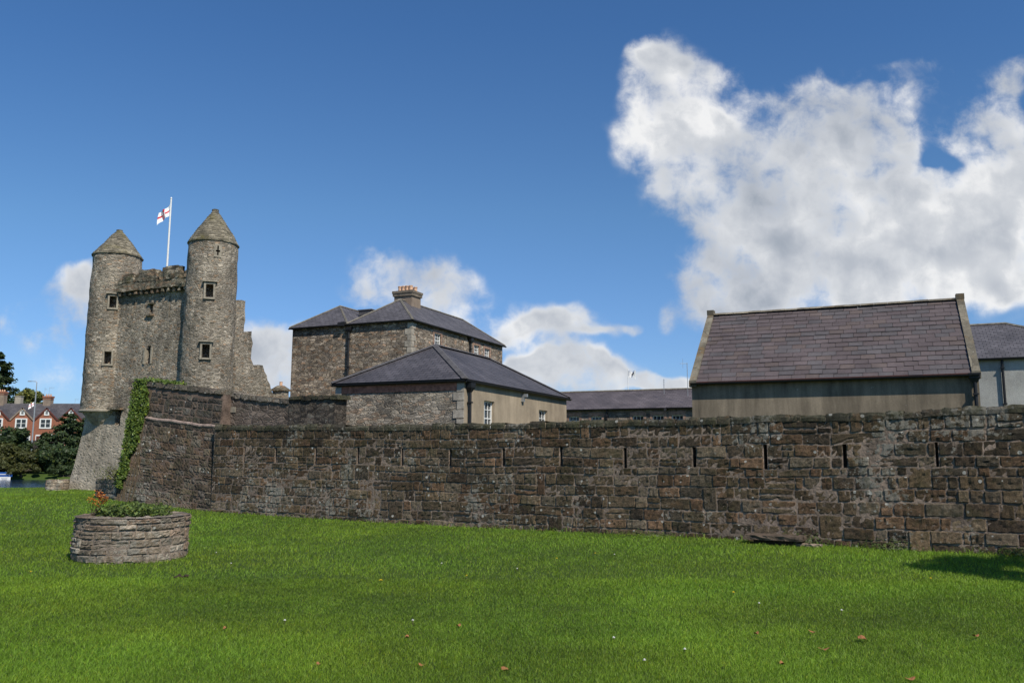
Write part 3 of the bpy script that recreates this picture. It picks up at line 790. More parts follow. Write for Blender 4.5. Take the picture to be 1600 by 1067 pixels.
# body with battered foot
zP = (on_plane(187, 459, CP(0,-.6,0), B).z + on_plane(285, 446, CP(0,-.6,0), B).z)/2
aL, aR, bF, bK = -.80, SPAN-.2, -.62, 1.1
def batter(z): return .62*max(0, (zC+.6-z)/(zC+.6))**1.75
g = G(); zs_ = [-.2+ (zP+.2)*i/46 for i in range(47)]
ring = []
def rect_ring(z):
    o = batter(z); pts = []
    # the left side stays inside the turret above the corbel
    l = aL if z < zC+.1 else -.55
    A = [(l-o*1.0, bF-o*.75), (aR, bF-o*.75), (aR, bK), (l-o*1.0, bK)]
    for k in range(4):
        (x0, y0), (x1, y1) = A[k], A[(k+1) % 4]; m = 26 if k % 2 == 0 else 10
        for i in range(m): pts.append((x0+(x1-x0)*i/m, y0+(y1-y0)*i/m))
    return pts
vs = []
for z in zs_:
    for (a, b) in rect_ring(z):
        q = CP(a, b, z); e = noise.noise(q*.8)*.05 + noise.noise(q*3)*.025; vs.append(q - B*e + T*e*.4)
m = len(rect_ring(0)); fs = []
for i in range(len(zs_)-1):
    for k in range(m): fs.append((i*m+k, i*m+(k+1) % m, (i+1)*m+(k+1) % m, (i+1)*m+k))
fs.append(tuple(range(m))[::-1]); fs.append(tuple((len(zs_)-1)*m+k for k in range(m)))
lowi = [i for i, z in enumerate(zs_) if z < zC+.6][-1]
g.add(vs, fs); body = mesh_obj('curtain_wall', g, [M['castle'], M['castle_base']], castle)
for pl in body.data.polygons:
    if pl.center.z + ORG[body.name].z < zC - .3: pl.material_index = 1
# corbelled underside of the left turret
g = G(); vs = []; n = 48; lev = 9
for i in range(lev+1):
    f = i/lev; z = zC - 1.55*f; r0 = (RL+.07)*(1-f) + .25*f; ce = CP(.25*f, .1*f, z)
    for k in range(n):
        a = 2*math.pi*k/n; vs.append(ce + Vector((math.cos(a), math.sin(a), 0))*r0)
fs = [(i*n+k, (i+1)*n+k, (i+1)*n+(k+1) % n, i*n+(k+1) % n) for i in range(lev) for k in range(n)]
g.add(vs, fs); mesh_obj('corbel', g, M['castle_base'], tL)
g = G().lathe(CP(0,0,zC-.12), [(RL, 0), (RL+.13, .02), (RL+.15, .08), (RL+.08, .15)], 60, False, .03); mesh_obj('corbel_ring', g, M['dress'], tL)
# openings in the curtain
def cpt(px, py, b=bF): return on_plane(px, py, CP(0, b, 0), B)
P = cpt(236, 483); cut(body, [(P+B*.2, T, B, UPV, .22, 1.0, .52)])
g = G(); g.box(P + UPV*.30-B*.02, .42, .14, .08, T, B); mesh_obj('lintel', g, M['castle_dark'], body); g = G(); g.box(P - UPV*.32-B*.03, .5, .2, .1, T, B); mesh_obj('sill', g, M['castle_dark'], body)
P = cpt(232, 556); cut(body, [(P+B*.3, T, B, UPV, .40, 1.2, .80), (P+B*.3+UPV*.42, T, B, UPV, .26, 1.2, .22)])
g = G(); 
for s in (-1, 1):
    g = G(); g.box(P + T*s*.25 + B*.02, .10, .2, .84, T, B, UPV, None, .01); mesh_obj('window_jamb', g, M['dress'], body)
for (x, y0, y1) in ((208.5, 470, 501), (265, 463, 496)):
    a, b = cpt(x, y0), cpt(x, y1); cut(body, [((a+b)/2+B*.1, T, B, UPV, .08, .6, (a-b).length)])
a, b = cpt(182, 640, bF-.15), cpt(181, 665, bF-.15); cut(body, [((a+b)/2+B*.05, T, B, UPV, .38, .9, (a-b).length)])
g = G(); g.box(a - B*.02 + UPV*.06, .75, .5, .12, T, B, UPV, None, .02); mesh_obj('lintel', g, M['castle_dark'], body)
# corbel table, parapet, merlons
g = G(); aa0 = -.35; aa1 = SPAN-.75; nC = 17
for i in range(nC):
    a = aa0 + (aa1-aa0)*(i+.5)/nC
    g.box(CP(a, bF-.12, zP-.16), .15, .26, .17, T, B, UPV, None, .03)
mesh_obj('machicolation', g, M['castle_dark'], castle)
def rough_block(g, a0, a1, b0, b1, z0, z1, amp=.05, nseg=.14):
    na = max(2, int((a1-a0)/nseg)); nb_ = max(2, int((b1-b0)/nseg)); nz = max(2, int((z1-z0)/nseg))
    bm = bmesh.new(); idx = {}
    def V(i, j, k):
        if (i, j, k) not in idx:
            q = CP(a0+(a1-a0)*i/na, b0+(b1-b0)*j/nb_, z0+(z1-z0)*k/nz)
            e = Vector((noise.noise(q*2.1), noise.noise(q*2.1+Vector((9,0,0))), noise.noise(q*2.1+Vector((0,9,0)))))*amp*1.6
            e += Vector((noise.noise(q*6), noise.noise(q*6+Vector((9,0,0))), noise.noise(q*6+Vector((0,9,0)))))*amp*.8
            idx[(i, j, k)] = len(g.v); g.v.append(q+e); g.c.append(None)
        return idx[(i, j, k)]
    def Q(*q): g.f.append(q); g.uv.append(None)
    for i in range(na):
        for j in range(nb_):
            Q(V(i,j,nz), V(i+1,j,nz), V(i+1,j+1,nz), V(i,j+1,nz)); Q(V(i,j,0), V(i,j+1,0), V(i+1,j+1,0), V(i+1,j,0))
    for i in range(na):
        for k in range(nz):
            Q(V(i,0,k), V(i+1,0,k), V(i+1,0,k+1), V(i,0,k+1)); Q(V(i,nb_,k), V(i,nb_,k+1), V(i+1,nb_,k+1), V(i+1,nb_,k))
    for j in range(nb_):
        for k in range(nz):
            Q(V(0,j,k), V(0,j,k+1), V(0,j+1,k+1), V(0,j+1,k)); Q(V(na,j,k), V(na,j+1,k), V(na,j+1,k+1), V(na,j,k+1))
pf = bF - .30
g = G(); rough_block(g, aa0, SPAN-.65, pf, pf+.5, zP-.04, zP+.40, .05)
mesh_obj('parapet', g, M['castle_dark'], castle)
for (x0, x1, yt, step) in ((186,209,428,0),(213,245,421.5,1),(249,282,415.5,1),(289,306,413,0)):
    p0 = on_plane(x0, yt, CP(0,pf,0), B); p1 = on_plane(x1, yt, CP(0,pf,0), B)
    a0 = (p0-cLx).dot(T); a1 = min((p1-cLx).dot(T), SPAN-.5); zt = (p0.z+p1.z)/2
    g = G(); rough_block(g, a0, a1, pf-.02, pf+.52, zP+.38, zP+.38+(zt-zP-.38)*.6, .06)
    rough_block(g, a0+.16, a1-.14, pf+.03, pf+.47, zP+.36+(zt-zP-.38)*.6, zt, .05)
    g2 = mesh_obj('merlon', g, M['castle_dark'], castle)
# side and rear walls: left flank, ruined right flank
g = G(); rough_block(g, -.75, .35, .6, 7.0, -.2, zP-.1, .05, .5); mesh_obj('left_flank_wall', g, M['castle'], castle)
g = G(); rough_block(g, .4, SPAN-.2, 6.0, 7.0, -.2, 3.6, .06, .5); mesh_obj('rear_wall', g, M['castle'], castle)
prof = [(352,468),(383,470),(383,500),(381,518),(393,518),(395,535),(393,560),(396,571),(410,571),(413,580),(421,600),(428,622),(432,660)]
RX = CP(SPAN+.55, 0, 0)
pts = [on_plane(x, y, RX, T) for (x, y) in prof]
base0 = Vector((pts[-1].x, pts[-1].y, -.2)); front0 = RX + B*.3 + UPV*-.2
jp = []
for a, b in zip(pts, pts[1:]):
    k = max(1, int((b-a).length/.25))
    for i in range(k):
        q = a.lerp(b, i/k); jp.append(q + B*(noise.noise(q*4)*.10) + UPV*noise.noise(q*5+Vector((3,3,3)))*.08)
jp.append(pts[-1])
outl = [front0, Vector((front0.x, front0.y, jp[0].z))] + jp + [base0]
g = G(); n = len(outl); vs = outl + [q - T*1.0 for q in outl]
g.add(vs, [tuple(range(n))[::-1], tuple(range(n, 2*n))] + [(i, (i+1) % n, n+(i+1) % n, n+i) for i in range(n)])
mesh_obj('ruined_flank_wall', g, M['castle'], castle)
# pale tumbled masonry patch on the flank foot
P = on_plane(392, 588, RX + T*.02, T)
# flag and pole on the gatehouse
pb = at(260.5, 425, 44.2); pt = at(267.5, 311, 44.2); pt.x = pb.x; pt.y = pb.y
pole = thing('flagpole', 'white flagpole with a red cross flag between the castle turrets', 'flagpole', Vector((pb.x, pb.y, zP)))
g = G(); g.tube([(pb.x, pb.y, zP-.5), (pb.x, pb.y, pt.z)], [.06, .04], 10); g.lathe((pb.x, pb.y, pt.z-.02), [(.03,0),(.06,.04),(.03,.1),(0.005,.12)], 10)
mesh_obj('pole', g, M['white'], pole)
def flag_mesh(P0, w, h, dirx, droop, nx=36, ny=24):
    g = G(); mi = []
    for j in range(ny+1):
        for i in range(nx+1):
            a, b = i/nx, j/ny
            q = P0 + dirx*(w*a*(.80)) + UPV*(-h*b - droop*a - .10*a*math.sin(a*5+b*2)) + Vector((dirx.y, -dirx.x, 0))*(.16*math.sin(a*9+b*2.5)*a**.5)
            g.v.append(q); g.c.append(None)
    for j in range(ny):
        for i in range(nx):
            a, b = (i+.5)/nx, (j+.5)/ny
            g.f.append((j*(nx+1)+i, (j+1)*(nx+1)+i, (j+1)*(nx+1)+i+1, j*(nx+1)+i+1)); g.uv.append(None)
            red = abs(a-.5)*w < .10*h*1.1 or abs(b-.5) < .10
            x, y = (a-.5)*w/h, (b-.5); rr = math.hypot(x, y); th = math.atan2(y, x)
            star = rr < .155 + .065*math.cos(6*th+math.pi)
            if star: red = (abs(x) < .05 and abs(y-.01) < .085)
            mi.append(1 if red else 0)
    return g, mi
fd = Vector((-.96, -.1, 0)).normalized()
P0 = Vector((pb.x, pb.y, at(267, 320, 44.2).z))
g, mi = flag_mesh(P0 + fd*.05, .72, .62, fd, .56)
fl = mesh_obj('flag', g, [M['flagw'], M['red']], pole, True)
for pl, k in zip(fl.data.polygons, mi): pl.material_index = k

# ------------------------------------------------------------------ buildings
def uvtri(P, Q, pts):
    """uv in metres: u along P->Q, v up the slope"""
    e = (Q-P).normalized(); n = e.cross((pts[2]-P)).normalized(); s = n.cross(e)
    return [((p-P).dot(e), abs((p-P).dot(s))) for p in pts]
def roof_face(g, pts, th=.05):
    """pts: first two along the eave"""
    e = (pts[1]-pts[0]).normalized(); n = e.cross(pts[2]-pts[0]).normalized()
    if n.z < 0: n = -n
    uv = uvtri(pts[0], pts[1], pts); k = len(pts)
    g.add(pts, [tuple(range(k))], [uv])
    lo = [p - n*th for p in pts]
    g.add(lo, [tuple(range(k))[::-1]], [None])
    g.add([pts[0], pts[1], lo[1], lo[0]], [(0,1,2,3)], [None])
def ridge_line(g, a, b, w=.16, h=.05, lift=.02):
    d = (b-a).normalized(); s = d.cross(UPV).normalized(); n = s.cross(d)
    vs = []
    for p in (a, b):
        vs += [p - s*w/2 - n*.02 + UPV*lift, p + UPV*(lift+h), p + s*w/2 - n*.02 + UPV*lift]
    g.add(vs, [(0,3,4,1),(1,4,5,2),(0,1,2),(3,5,4)])
def hip_roof(parent, C, tl, tr, Lf, Rf, h, over, slm, rdm=None, ridge_w=.16):
    """C corner at the eave, tl left along the front, tr back; ridge runs along tr"""
    c0 = C - tl*over - tr*over; A, D_ = Lf+2*over, Rf+2*over
    a, b, c, d = c0, c0+tl*A, c0+tl*A+tr*D_, c0+tr*D_
    r0 = c0 + tl*A/2 + tr*A/2 + UPV*h; r1 = c0 + tl*A/2 + tr*(D_-A/2) + UPV*h
    g = G(); roof_face(g, [b, a, r0]); roof_face(g, [a, d, r1, r0]); roof_face(g, [d, c, r1]); roof_face(g, [c, b, r0, r1])
    g.add([a-UPV*.06, b-UPV*.06, c-UPV*.06, d-UPV*.06], [(0,1,2,3)], [None])
    ro = mesh_obj('roof', g, slm, parent)
    q = G(); ridge_line(q, r0, r1, ridge_w)
    for (p, s) in ((a, r0), (b, r0), (c, r1), (d, r1)): ridge_line(q, p, s, ridge_w)
    mesh_obj('ridge', q, rdm or M['ridge'], ro)
    return ro, (a, b, c, d, r0, r1)
def box_walls(g, C, tl, tr, Lf, Rf, z0, z1):
    vs = []
    for z in (z0, z1):
        for (x, y) in ((0,0),(Lf,0),(Lf,Rf),(0,Rf)):
            q = C + tl*x + tr*y; q.z = z; vs.append(q)
    g.add(vs, [(0,1,2,3),(7,6,5,4),(0,4,5,1),(1,5,6,2),(2,6,7,3),(3,7,4,0)])
def gutter(parent, a, b, r=.055, m='black'):
    d = (b-a).normalized(); s = d.cross(UPV).normalized(); g = G(); n = 7; vs = []
    for p in (a, b):
        for k in range(n):
            t = math.pi*k/(n-1); vs.append(p + s*math.cos(t)*r - UPV*math.sin(t)*r)
    g.add(vs, [(k, k+1, n+k+1, n+k) for k in range(n-1)]); mesh_obj('gutter', g, M[m], parent)
def downpipe(parent, P, out, z0, z1, r=.045, hopper=True, off=.10):
    g = G(); q = P + out*off
    g.tube([(q.x, q.y, z0), (q.x, q.y, z1)], r, 10)
    z = z1-.4
    while z > z0: g.box((q.x, q.y, z), r*2.8, r*3, .05, UPV.cross(out), out); z -= 1.6
    p = mesh_obj('downpipe', g, M['black'], parent)
    if hopper:
        h = G(); a, s = out, UPV.cross(out)
        vs = []
        for (zz, w) in ((z1-.06, .05), (z1+.10, .15), (z1+.26, .17)):
            vs += [Vector((q.x, q.y, zz)) + s*(i*w) + a*(j*w*.75) for (i, j) in ((-1,-1),(1,-1),(1,1),(-1,1))]
        h.add(vs, [(0,1,2,3),(4,5,1,0),(5,6,2,1),(6,7,3,2),(7,4,0,3),(8,9,5,4),(9,10,6,5),(10,11,7,6),(11,8,4,7),(8,11,10,9)])
        mesh_obj('hopper', h, M['black'], p)
    return p
TL = -T; TB = B
# --- tall double hipped stone building
D1 = 45.0
C1 = at(643.5, 499.5, D1); zE1 = C1.z
pl_ = on_plane(457.5, 514, C1, B); L1 = (pl_-C1).dot(TL)
pr_ = on_plane(785, 544.5, C1, T); R1 = (pr_-C1).dot(B)
b1 = thing('stone_house', 'tall grey gold rubble building with twin hipped slate roof and stone stack', 'building', Vector((C1.x, C1.y, 0)))
g = G(); box_walls(g, C1 , TL, TB, L1, R1, -.1, zE1); wall1 = mesh_obj('wall', g, M['rub_gold'], b1)
pv = on_plane(545, 504, C1, B); w1 = (pv-C1).dot(TL); w2 = L1-w1
ap1 = on_plane(625, 471.5, C1 + TL*w1/2, TL); ap2 = on_plane(551, 478, C1 + TL*(w1+w2/2), TL)
h1 = 1.62; h2 = 1.5
ro, q1 = hip_roof(b1, C1 + UPV*.0, TL, TB, w1-.12, R1, h1, .16, M['slate'], M['ridge_cream'], .14)
ro2, q2 = hip_roof(b1, C1 + TL*(w1+.12), TL, TB, w2-.12, R1, h2, .16, M['slate'], M['ridge_cream'], .12)
# windows on the right hand face with red dressings
def face_pt(px, py, C, n): return on_plane(px, py, C, n)
def b_window(bld, wall, P, w, h, right, out, surround=None, **kw):
    cut(wall, [(P, right, out, UPV, w, .5, h)])
    wd = window(bld, P, w, h, right, out, **kw)
    if surround:
        g = G(); g.box(P + UPV*(h/2+.11) + out*.004, w+.3, .03, .22, right, out, UPV, None, .004)
        for s in (-1, 1):
            z = -h/2; k = 0
            while z < h/2-.01:
                ww = .15 if k % 2 else .09; g.box(P + right*s*(w/2+ww/2) + UPV*(z+.1) + out*.004, ww, .028, .19, right, out); z += .2; k += 1
        mesh_obj('surround', g, surround, wd)
    return wd
for (x, y) in ((683.7, 532.3), (744.5, 549.7), (761, 555)):
    P = face_pt(x, y, C1, T); b_window(b1, wall1, P, .78, .82, B, T, M['quoin_pink'], cols=3, rows=4, recess=.1, sill=True)
P = face_pt(761+15, 556, C1, T)
# corner quoins
g = G(); z = .1; k = 0
while z < zE1-.35:
    w = .42 if k % 2 else .26
    g.box(C1*1 - UPV*C1.z + TL*(w/2) - B*.0 + UPV*(z+.17), w, .04, .31, TL, B, UPV, None, .006)
    g.box(C1*1 - UPV*C1.z + B*((.68-w)/2) + UPV*(z+.17), .68-w, .04, .31, B, T, UPV, None, .006); z += .34; k += 1
mesh_obj('corner_stone', g, M['dress_grey'], wall1)
downpipe(b1, face_pt(547, 520, C1, B), -B, 0, zE1-.45, .06, True, .12)
downpipe(b1, face_pt(733, 540, C1, T), T, 0, zE1-.4, .055, True, .12)
g = G(); p = face_pt(537, 510, C1, B); g.box(p - B*.18 + UPV*.1, .45, .28, .22, T, B, UPV, None, .02); mesh_obj('lead_outlet', g, M['black'], b1)
gutter(b1, q1[0]-UPV*.04+T*.02, q1[3]-UPV*.04+T*.02, .07); gutter(b1, q1[1]-B*.02-UPV*.04, q1[0]-B*.02-UPV*.04, .06); gutter(b1, q2[1]-B*.02-UPV*.04, q2[0]-B*.02-UPV*.04, .06)
# chimney stack on the ridge valley
Ys = D1+3.0
cs = at(643, 470, Ys); dl = on_plane(616.5, 466, cs, B); dr = on_plane(660, 466, cs, T)
ztop = at(643, 452.5, Ys).z; cw = (cs-dl).length; cd = 1.05
g = G(); cc = cs + TL*cw/2 + B*cd/2
g.box((cc.x, cc.y, (ztop-.18+zE1)/2), cw, cd, ztop-.18-zE1, T, B)
stk = mesh_obj('chimney', g, M['stack'], ro)
g = G(); g.box((cc.x, cc.y, ztop-.26), cw+.14, cd+.14, .17, T, B, UPV, None, .006); g.box((cc.x, cc.y, ztop-.10), cw+.20, cd+.20, .14, T, B, UPV, None, .006); mesh_obj('chimney_cap', g, plain('cap_stone', (.16,.13,.10), .9, .4, 4, .01), stk)
for i in range(4):
    for j in (0, 1):
        p = cc + T*(-cw/2+.22+(cw-.44)*i/3) + B*(-cd/4+cd/2*j)
        mesh_obj('chimney_pot', G().lathe((p.x, p.y, ztop-.03), [(.115,0),(.10,.26),(.125,.28),(.12,.34),(.085,.34),(.08,.1)], 14, True), M['pot'], stk)
# flat lead rooflight between the piles
p = at(577, 483, D1+5); g = G(); g.box(p-UPV*.3, .9, .9, .3, T, B); g.box(p-UPV*.12, 1.0, 1.0, .06, T, B); mesh_obj('roof_hatch', g, M['ridge'], ro2)

# --- lower hipped building in front
D2 = 28.0
C2 = at(722, 596, D2); 
C2 = at(725, 596.5, D2); zE2 = C2.z
pl_ = on_plane(525.5, 603, C2, B); L2 = (pl_-C2).dot(TL); pr_ = on_plane(885, 627, C2, T); R2 = (pr_-C2).dot(B)
b2 = thing('hipped_cottage', 'low building with hipped dark slate roof, grey rubble end and tan rendered side', 'building', Vector((C2.x, C2.y, 0)))
g = G(); box_walls(g, C2, TL, TB, L2, R2, -.1, zE2); wall2 = mesh_obj('wall', g, [M['tan'], M['rub_grey']], b2)
for pl in wall2.data.polygons:
    if abs(pl.normal.dot(B)) > .8: pl.material_index = 1
a2 = on_plane(670.5, 539.5, C2 + TL*L2/2, TL); h_2 = a2.z - zE2 - .05
ro2b, qq = hip_roof(b2, C2 + UPV*.10, TL, TB, L2, R2, h_2, .13, M['slate_b2'], M['ridge'], .26)
g = G()  # eaves course
for (c, l, ax, ay) in ((C2+TL*L2/2-B*.03, L2+.08, TL, B), (C2+B*R2/2+T*.03, R2+.08, B, T)):
    g.box(c+UPV*.035-UPV*.0, l, .12, .10, ax, ay)
mesh_obj('eaves_course', g, M['string'], b2)
g = G(); g.box(C2+TL*L2/2-B*.006 - UPV*.155, L2-.5, .05, .25, TL, B, UPV, None, .006); mesh_obj('brick_band', g, M['brick'], b2)
for side in (0, 1):
    g = G(); z = zE2-.03; k = 0
    while z > .2:
        w = .40 if k % 2 else .26
        c = C2.copy(); c.z = z-.15
        g.box(c + TL*((w/2-.01) if side == 0 else (L2-w/2+.01)) - B*.005, w, .05, .27, TL, B, UPV, None, .005); z -= .3; k += 1
    mesh_obj('corner_stone', g, M['dress_grey'], wall2)
g = G(); c = C2.copy(); g.box(c - UPV*1.2 + TL*.02 + T*.01, .05, .34, 2.3, T, B, UPV); 
P = face_pt(764.5, 645, C2, T)
wt = face_pt(764.5, 626.5, C2, T).z; b_window(b2, wall2, Vector((P.x, P.y, wt-.62)), .86, 1.24, B, T, None, cols=3, rows=4, recess=.14)
P = face_pt(849, 650, C2, T); wt = face_pt(849, 641, C2, T).z
b_window(b2, wall2, Vector((P.x, P.y, wt-.5)), .95, 1.0, B, T, None, cols=3, rows=3, recess=.14)
downpipe(b2, C2 + B*.28, T, 0, zE2-.28, .05, True, .10)
g = G(); p = face_pt(815, 618, C2, T); g.box(p + T*.12, .1, .26, .12, B, T); g.box(p + T*.06 - UPV*.14, .09, .12, .2, B, T); mesh_obj('eaves_bracket', g, M['grey_metal'], b2)
gutter(b2, qq[0]-UPV*.05, qq[3]-UPV*.05, .075); gutter(b2, qq[1]-UPV*.05, qq[0]-UPV*.05, .06)

# --- long low range behind
D3 = 48.0
C3 = at(1082, 636, D3); zE3 = C3.z
pl_ = on_plane(870, 641, C3, B); L3 = (pl_-C3).dot(TL)+3.0
b3 = thing('barrack_range', 'long low stone range with purple slate roof and small red framed windows', 'building', Vector((C3.x, C3.y, 0)))
C3b = C3 + T*4.0; L3 += 4.0; W3 = 6.0
g = G(); box_walls(g, C3b, TL, TB, L3, W3, -.1, zE3); wall3 = mesh_obj('wall', g, M['rub_far'], b3)
hr = on_plane(1040, 608.5, C3 + B*W3/2, B).z - zE3
g = G(); e0, e1 = C3b - B*.2 + T*.2, C3b + TL*L3 - B*.2 - T*.2; r0, r1 = e0 + B*(W3/2+.2) + UPV*hr, e1 + B*(W3/2+.2) + UPV*hr
f0, f1 = e0 + B*(W3+.4), e1 + B*(W3+.4)
roof_face(g, [e1, e0, r0, r1]); roof_face(g, [f0, f1, r1, r0]); g.add([e0, f0, r0], [(0,1,2)], [None]); g.add([e1, r1, f1], [(0,1,2)], [None])
ro3 = mesh_obj('roof', g, M['slate_far'], b3)
g = G(); ridge_line(g, r1, r0, .18); mesh_obj('ridge', g, M['ridge_cream'], ro3)
gutter(b3, e1-UPV*.03, e0-UPV*.03, .06)
for x, y in ((897,655),(932,655),(997,654),(1028.5,653.5),(1058.5,653),):
    P = face_pt(x, y, C3, B); b_window(b3, wall3, P - UPV*.22, .68, .8, T, -B, M['quoin_pink'], cols=3, rows=3, recess=.12, sill=False)
downpipe(b3, face_pt(948.5, 645, C3, B), -B, 0, zE3-.05, .05, False, .08)
g = G(); p = face_pt(1042, 640, C3, B); g.tube([p-B*.05, p-B*.5+UPV*.02], .05); g.box(p-B*.5, .12, .12, .16); mesh_obj('eaves_lamp', g, M['black'], b3)
g = G(); g.box((r0+(r1-r0)*.25)+UPV*.12, .16, .16, .2); mesh_obj('ridge_vent', g, M['black'], ro3)

# --- slate roofed barn with raised gable copings
D4 = 26.0
C4 = at(1528.5, 582, D4); C4.z = at(1522, 581, D4).z; zE4 = C4.z
pl_ = on_plane(1080.5, 590, C4, B); L4 = (pl_-C4).dot(TL)
b4 = thing('gabled_barn', 'rendered building with big purple slate roof between raised stone gable copings', 'building', Vector((C4.x, C4.y, 0)))
W4 = 7.4
hb4 = on_plane(1499, 470, C4 + B*W4/2, B).z - zE4
g = G(); vs = []
for a in (0, L4):
    for (b, z) in ((0, -.1), (0, zE4-.02), (W4/2, zE4+hb4-.10), (W4, zE4-.02), (W4, -.1)):
        q = C4 + TL*a + B*b; q.z = z; vs.append(q)
g.add(vs, [(0,1,2,3,4), (9,8,7,6,5), (0,5,6,1), (4,3,8,9), (0,4,9,5), (1,6,7,2), (2,7,8,3)])
wall4 = mesh_obj('wall', g, M['barnwall'], b4)
# real slates, course on course
rng4 = random.Random(11)
sl_vec = (B*W4/2 + UPV*hb4); SL = sl_vec.length; su = sl_vec.normalized(); nrm = T.cross(su)
if nrm.z < 0: nrm = -nrm
cop = .19
e0 = C4 - su*.16 + nrm*.04
n_r = 17; rh = (SL+.16)/n_r; g = G(); sw = .47
for side in (0, 1):
    if side == 1:
        su2 = (-B*W4/2 + UPV*hb4).normalized(); e0s = C4 + B*W4 - su2*.16; n2_ = T.cross(su2); n2_ = n2_ if n2_.z > 0 else -n2_; e0s += n2_*.04
    else: su2, e0s, n2_ = su, e0, nrm
    for r_ in range(n_r):
        u = cop; first = True
        while u < L4-cop-.01:
            w = sw*rng4.uniform(.9, 1.1)
            if first and r_ % 2: w *= .5
            first = False
            w = min(w, L4-cop-u)
            j = rng4.uniform(0, .016); dz = rng4.uniform(0, .010)
            p = e0s + TL*(u+.004) + su2*(r_*rh - j); w_ = w-.012
            v = rng4.uniform(.77, .97); hue = rng4.random()
            cb = (.122,.096,.094) if hue < .55 else ((.112,.098,.098) if hue < .85 else (.130,.100,.090)); col = tuple(x*v for x in cb)
            l_ = rh*1.12; p = p + n2_*.035*noise.noise(Vector((u*.45, r_*.22, side*7)))
            vs = [p+n2_*(.021+dz), p+TL*w_+n2_*(.021+dz), p+TL*w_+su2*l_+n2_*.004, p+su2*l_+n2_*.004, p-n2_*.002, p+TL*w_-n2_*.002]
            g.add(vs, [(0,1,2,3), (4,5,1,0), (0,3,4), (1,5,2)], None, col)
            u += w
m_, t_, b_ = mat('barn_slate', .6); c_ = coords(t_); a_ = nd(t_, 'ShaderNodeVertexColor'); a_.layer_name = 'Col'
base = mixc(t_, 1.0, a_.outputs[0], ramp(t_, noi(t_, c_, 1.0, 5, .7), [(.3, .8), (.7, 1.25)]), 'MULTIPLY')
base = mixc(t_, 1.0, base, ramp(t_, noi(t_, c_, 26, 5, .7), [(.3, .82), (.7, 1.18)]), 'MULTIPLY')
t_.links.new(base, b_.inputs['Base Color']); bump(t_, b_, noi(t_, c_, 14, 5, .7), .008)
ro4 = mesh_obj('roof', g, m_, b4)
g = G(); r0 = C4 + sl_vec + TL*cop + UPV*.05; r1 = C4 + sl_vec + TL*(L4-cop) + UPV*.05
n = int((r1-r0).length/.45)
for i in range(n):
    a = r0 + (r1-r0)*i/n; b = r0 + (r1-r0)*(i+.985)/n; ridge_line(g, a, b, .34, .07, rng4.uniform(0, .012))
mesh_obj('ridge', g, M['coping'], ro4)
for (a0, a1) in ((-.05, cop), (L4-cop, L4+.05)):
    g = G()
    for (e, s, nn) in ((C4, su, nrm), (C4+B*W4, (-B*W4/2+UPV*hb4).normalized(), None)):
        nn = nn or Vector((B.x*hb4, B.y*hb4, W4/2)).normalized()
        k = 7
        for i in range(k):
            p0 = e - s*.12 + s*(SL+.12)*i/k; p1 = e - s*.12 + s*(SL+.12)*(i+.99)/k + (s*.05 if i == k-1 else Vector((0,0,0)))
            vs = []
            for p in (p0, p1):
                for (a, h) in ((a0, -.02), (a1, -.02), (a1, .12), (a0, .12)): vs.append(p + TL*a + nn*h)
            g.add(vs, [(0,1,2,3),(7,6,5,4),(0,4,5,1),(1,5,6,2),(2,6,7,3),(3,7,4,0)])
    c = C4 + sl_vec + TL*(a0+a1)/2 + UPV*.14; g.box(c, a1-a0+.03, .32, .2, T, B)
    c = C4 + TL*(a0+a1)/2 - B*.05 - UPV*.10; g.box(c, a1-a0+.02, .3, .22, T, B)
    mesh_obj('gable_coping', g, M['coping'], b4)
g = G(); g.box(C4 + TL*L4/2 - B*.10 - UPV*.06, L4-.2, .16, .05, TL, B); mesh_obj('fascia', g, plain('fascia_red_brown', (.09,.035,.028), .7, .2, 5, 0), b4)
gutter(b4, C4 - B*.22 - UPV*.08, C4 + TL*L4 - B*.22 - UPV*.08, .07)
downpipe(b4, C4 + TL*.12, -B, 0, zE4-.3, .055, True, .12)

# --- roughcast block at the far right
D5 = 36.0
C5 = at(1650, 556, D5); zE5 = C5.z
pl_ = on_plane(1500, 559.5, C5, B); L5 = (pl_-C5).dot(TL)+1.0; W5 = 6.4
b5 = thing('roughcast_building', 'grey roughcast block with hipped slate roof beyond the barn at the right edge', 'building', Vector((C5.x, C5.y, 0)))
C5b = C5 + T*3; L5 += 3
g = G(); box_walls(g, C5b, TL, TB, L5, W5, -.1, zE5); wall5 = mesh_obj('wall', g, M['rough'], b5)
hh = on_plane(1545, 507, C5 + B*W5/2, B).z - zE5
o_ = .2; e0 = C5b - B*o_ + T*o_; e1 = C5b + TL*(L5+o_) - B*o_; f0 = e0 + B*(W5+2*o_); f1 = e1 + B*(W5+2*o_)
rp = on_plane(1571, 505, C5 + B*W5/2, B); ua = (rp-C5b).dot(TL)
r0 = C5b + TL*ua + B*W5/2 + UPV*hh; r1 = e1 + B*(W5/2+o_) + UPV*hh
g = G(); roof_face(g, [e1, e0, r0, r1]); roof_face(g, [f0, f1, r1, r0]); roof_face(g, [e0, f0, r0]); g.add([e1, r1, f1], [(0,1,2)], [None])
ro5 = mesh_obj('roof', g, M['slate'], b5)
g = G(); ridge_line(g, r1, r0, .14); ridge_line(g, e0, r0, .14); ridge_line(g, f0, r0, .14); mesh_obj('ridge', g, M['ridge_cream'], ro5)
gutter(b5, e1-UPV*.03, e0-UPV*.03, .07)
downpipe(b5, face_pt(1568, 600, C5, B), -B, 0, zE5-.05, .055, False, .10)

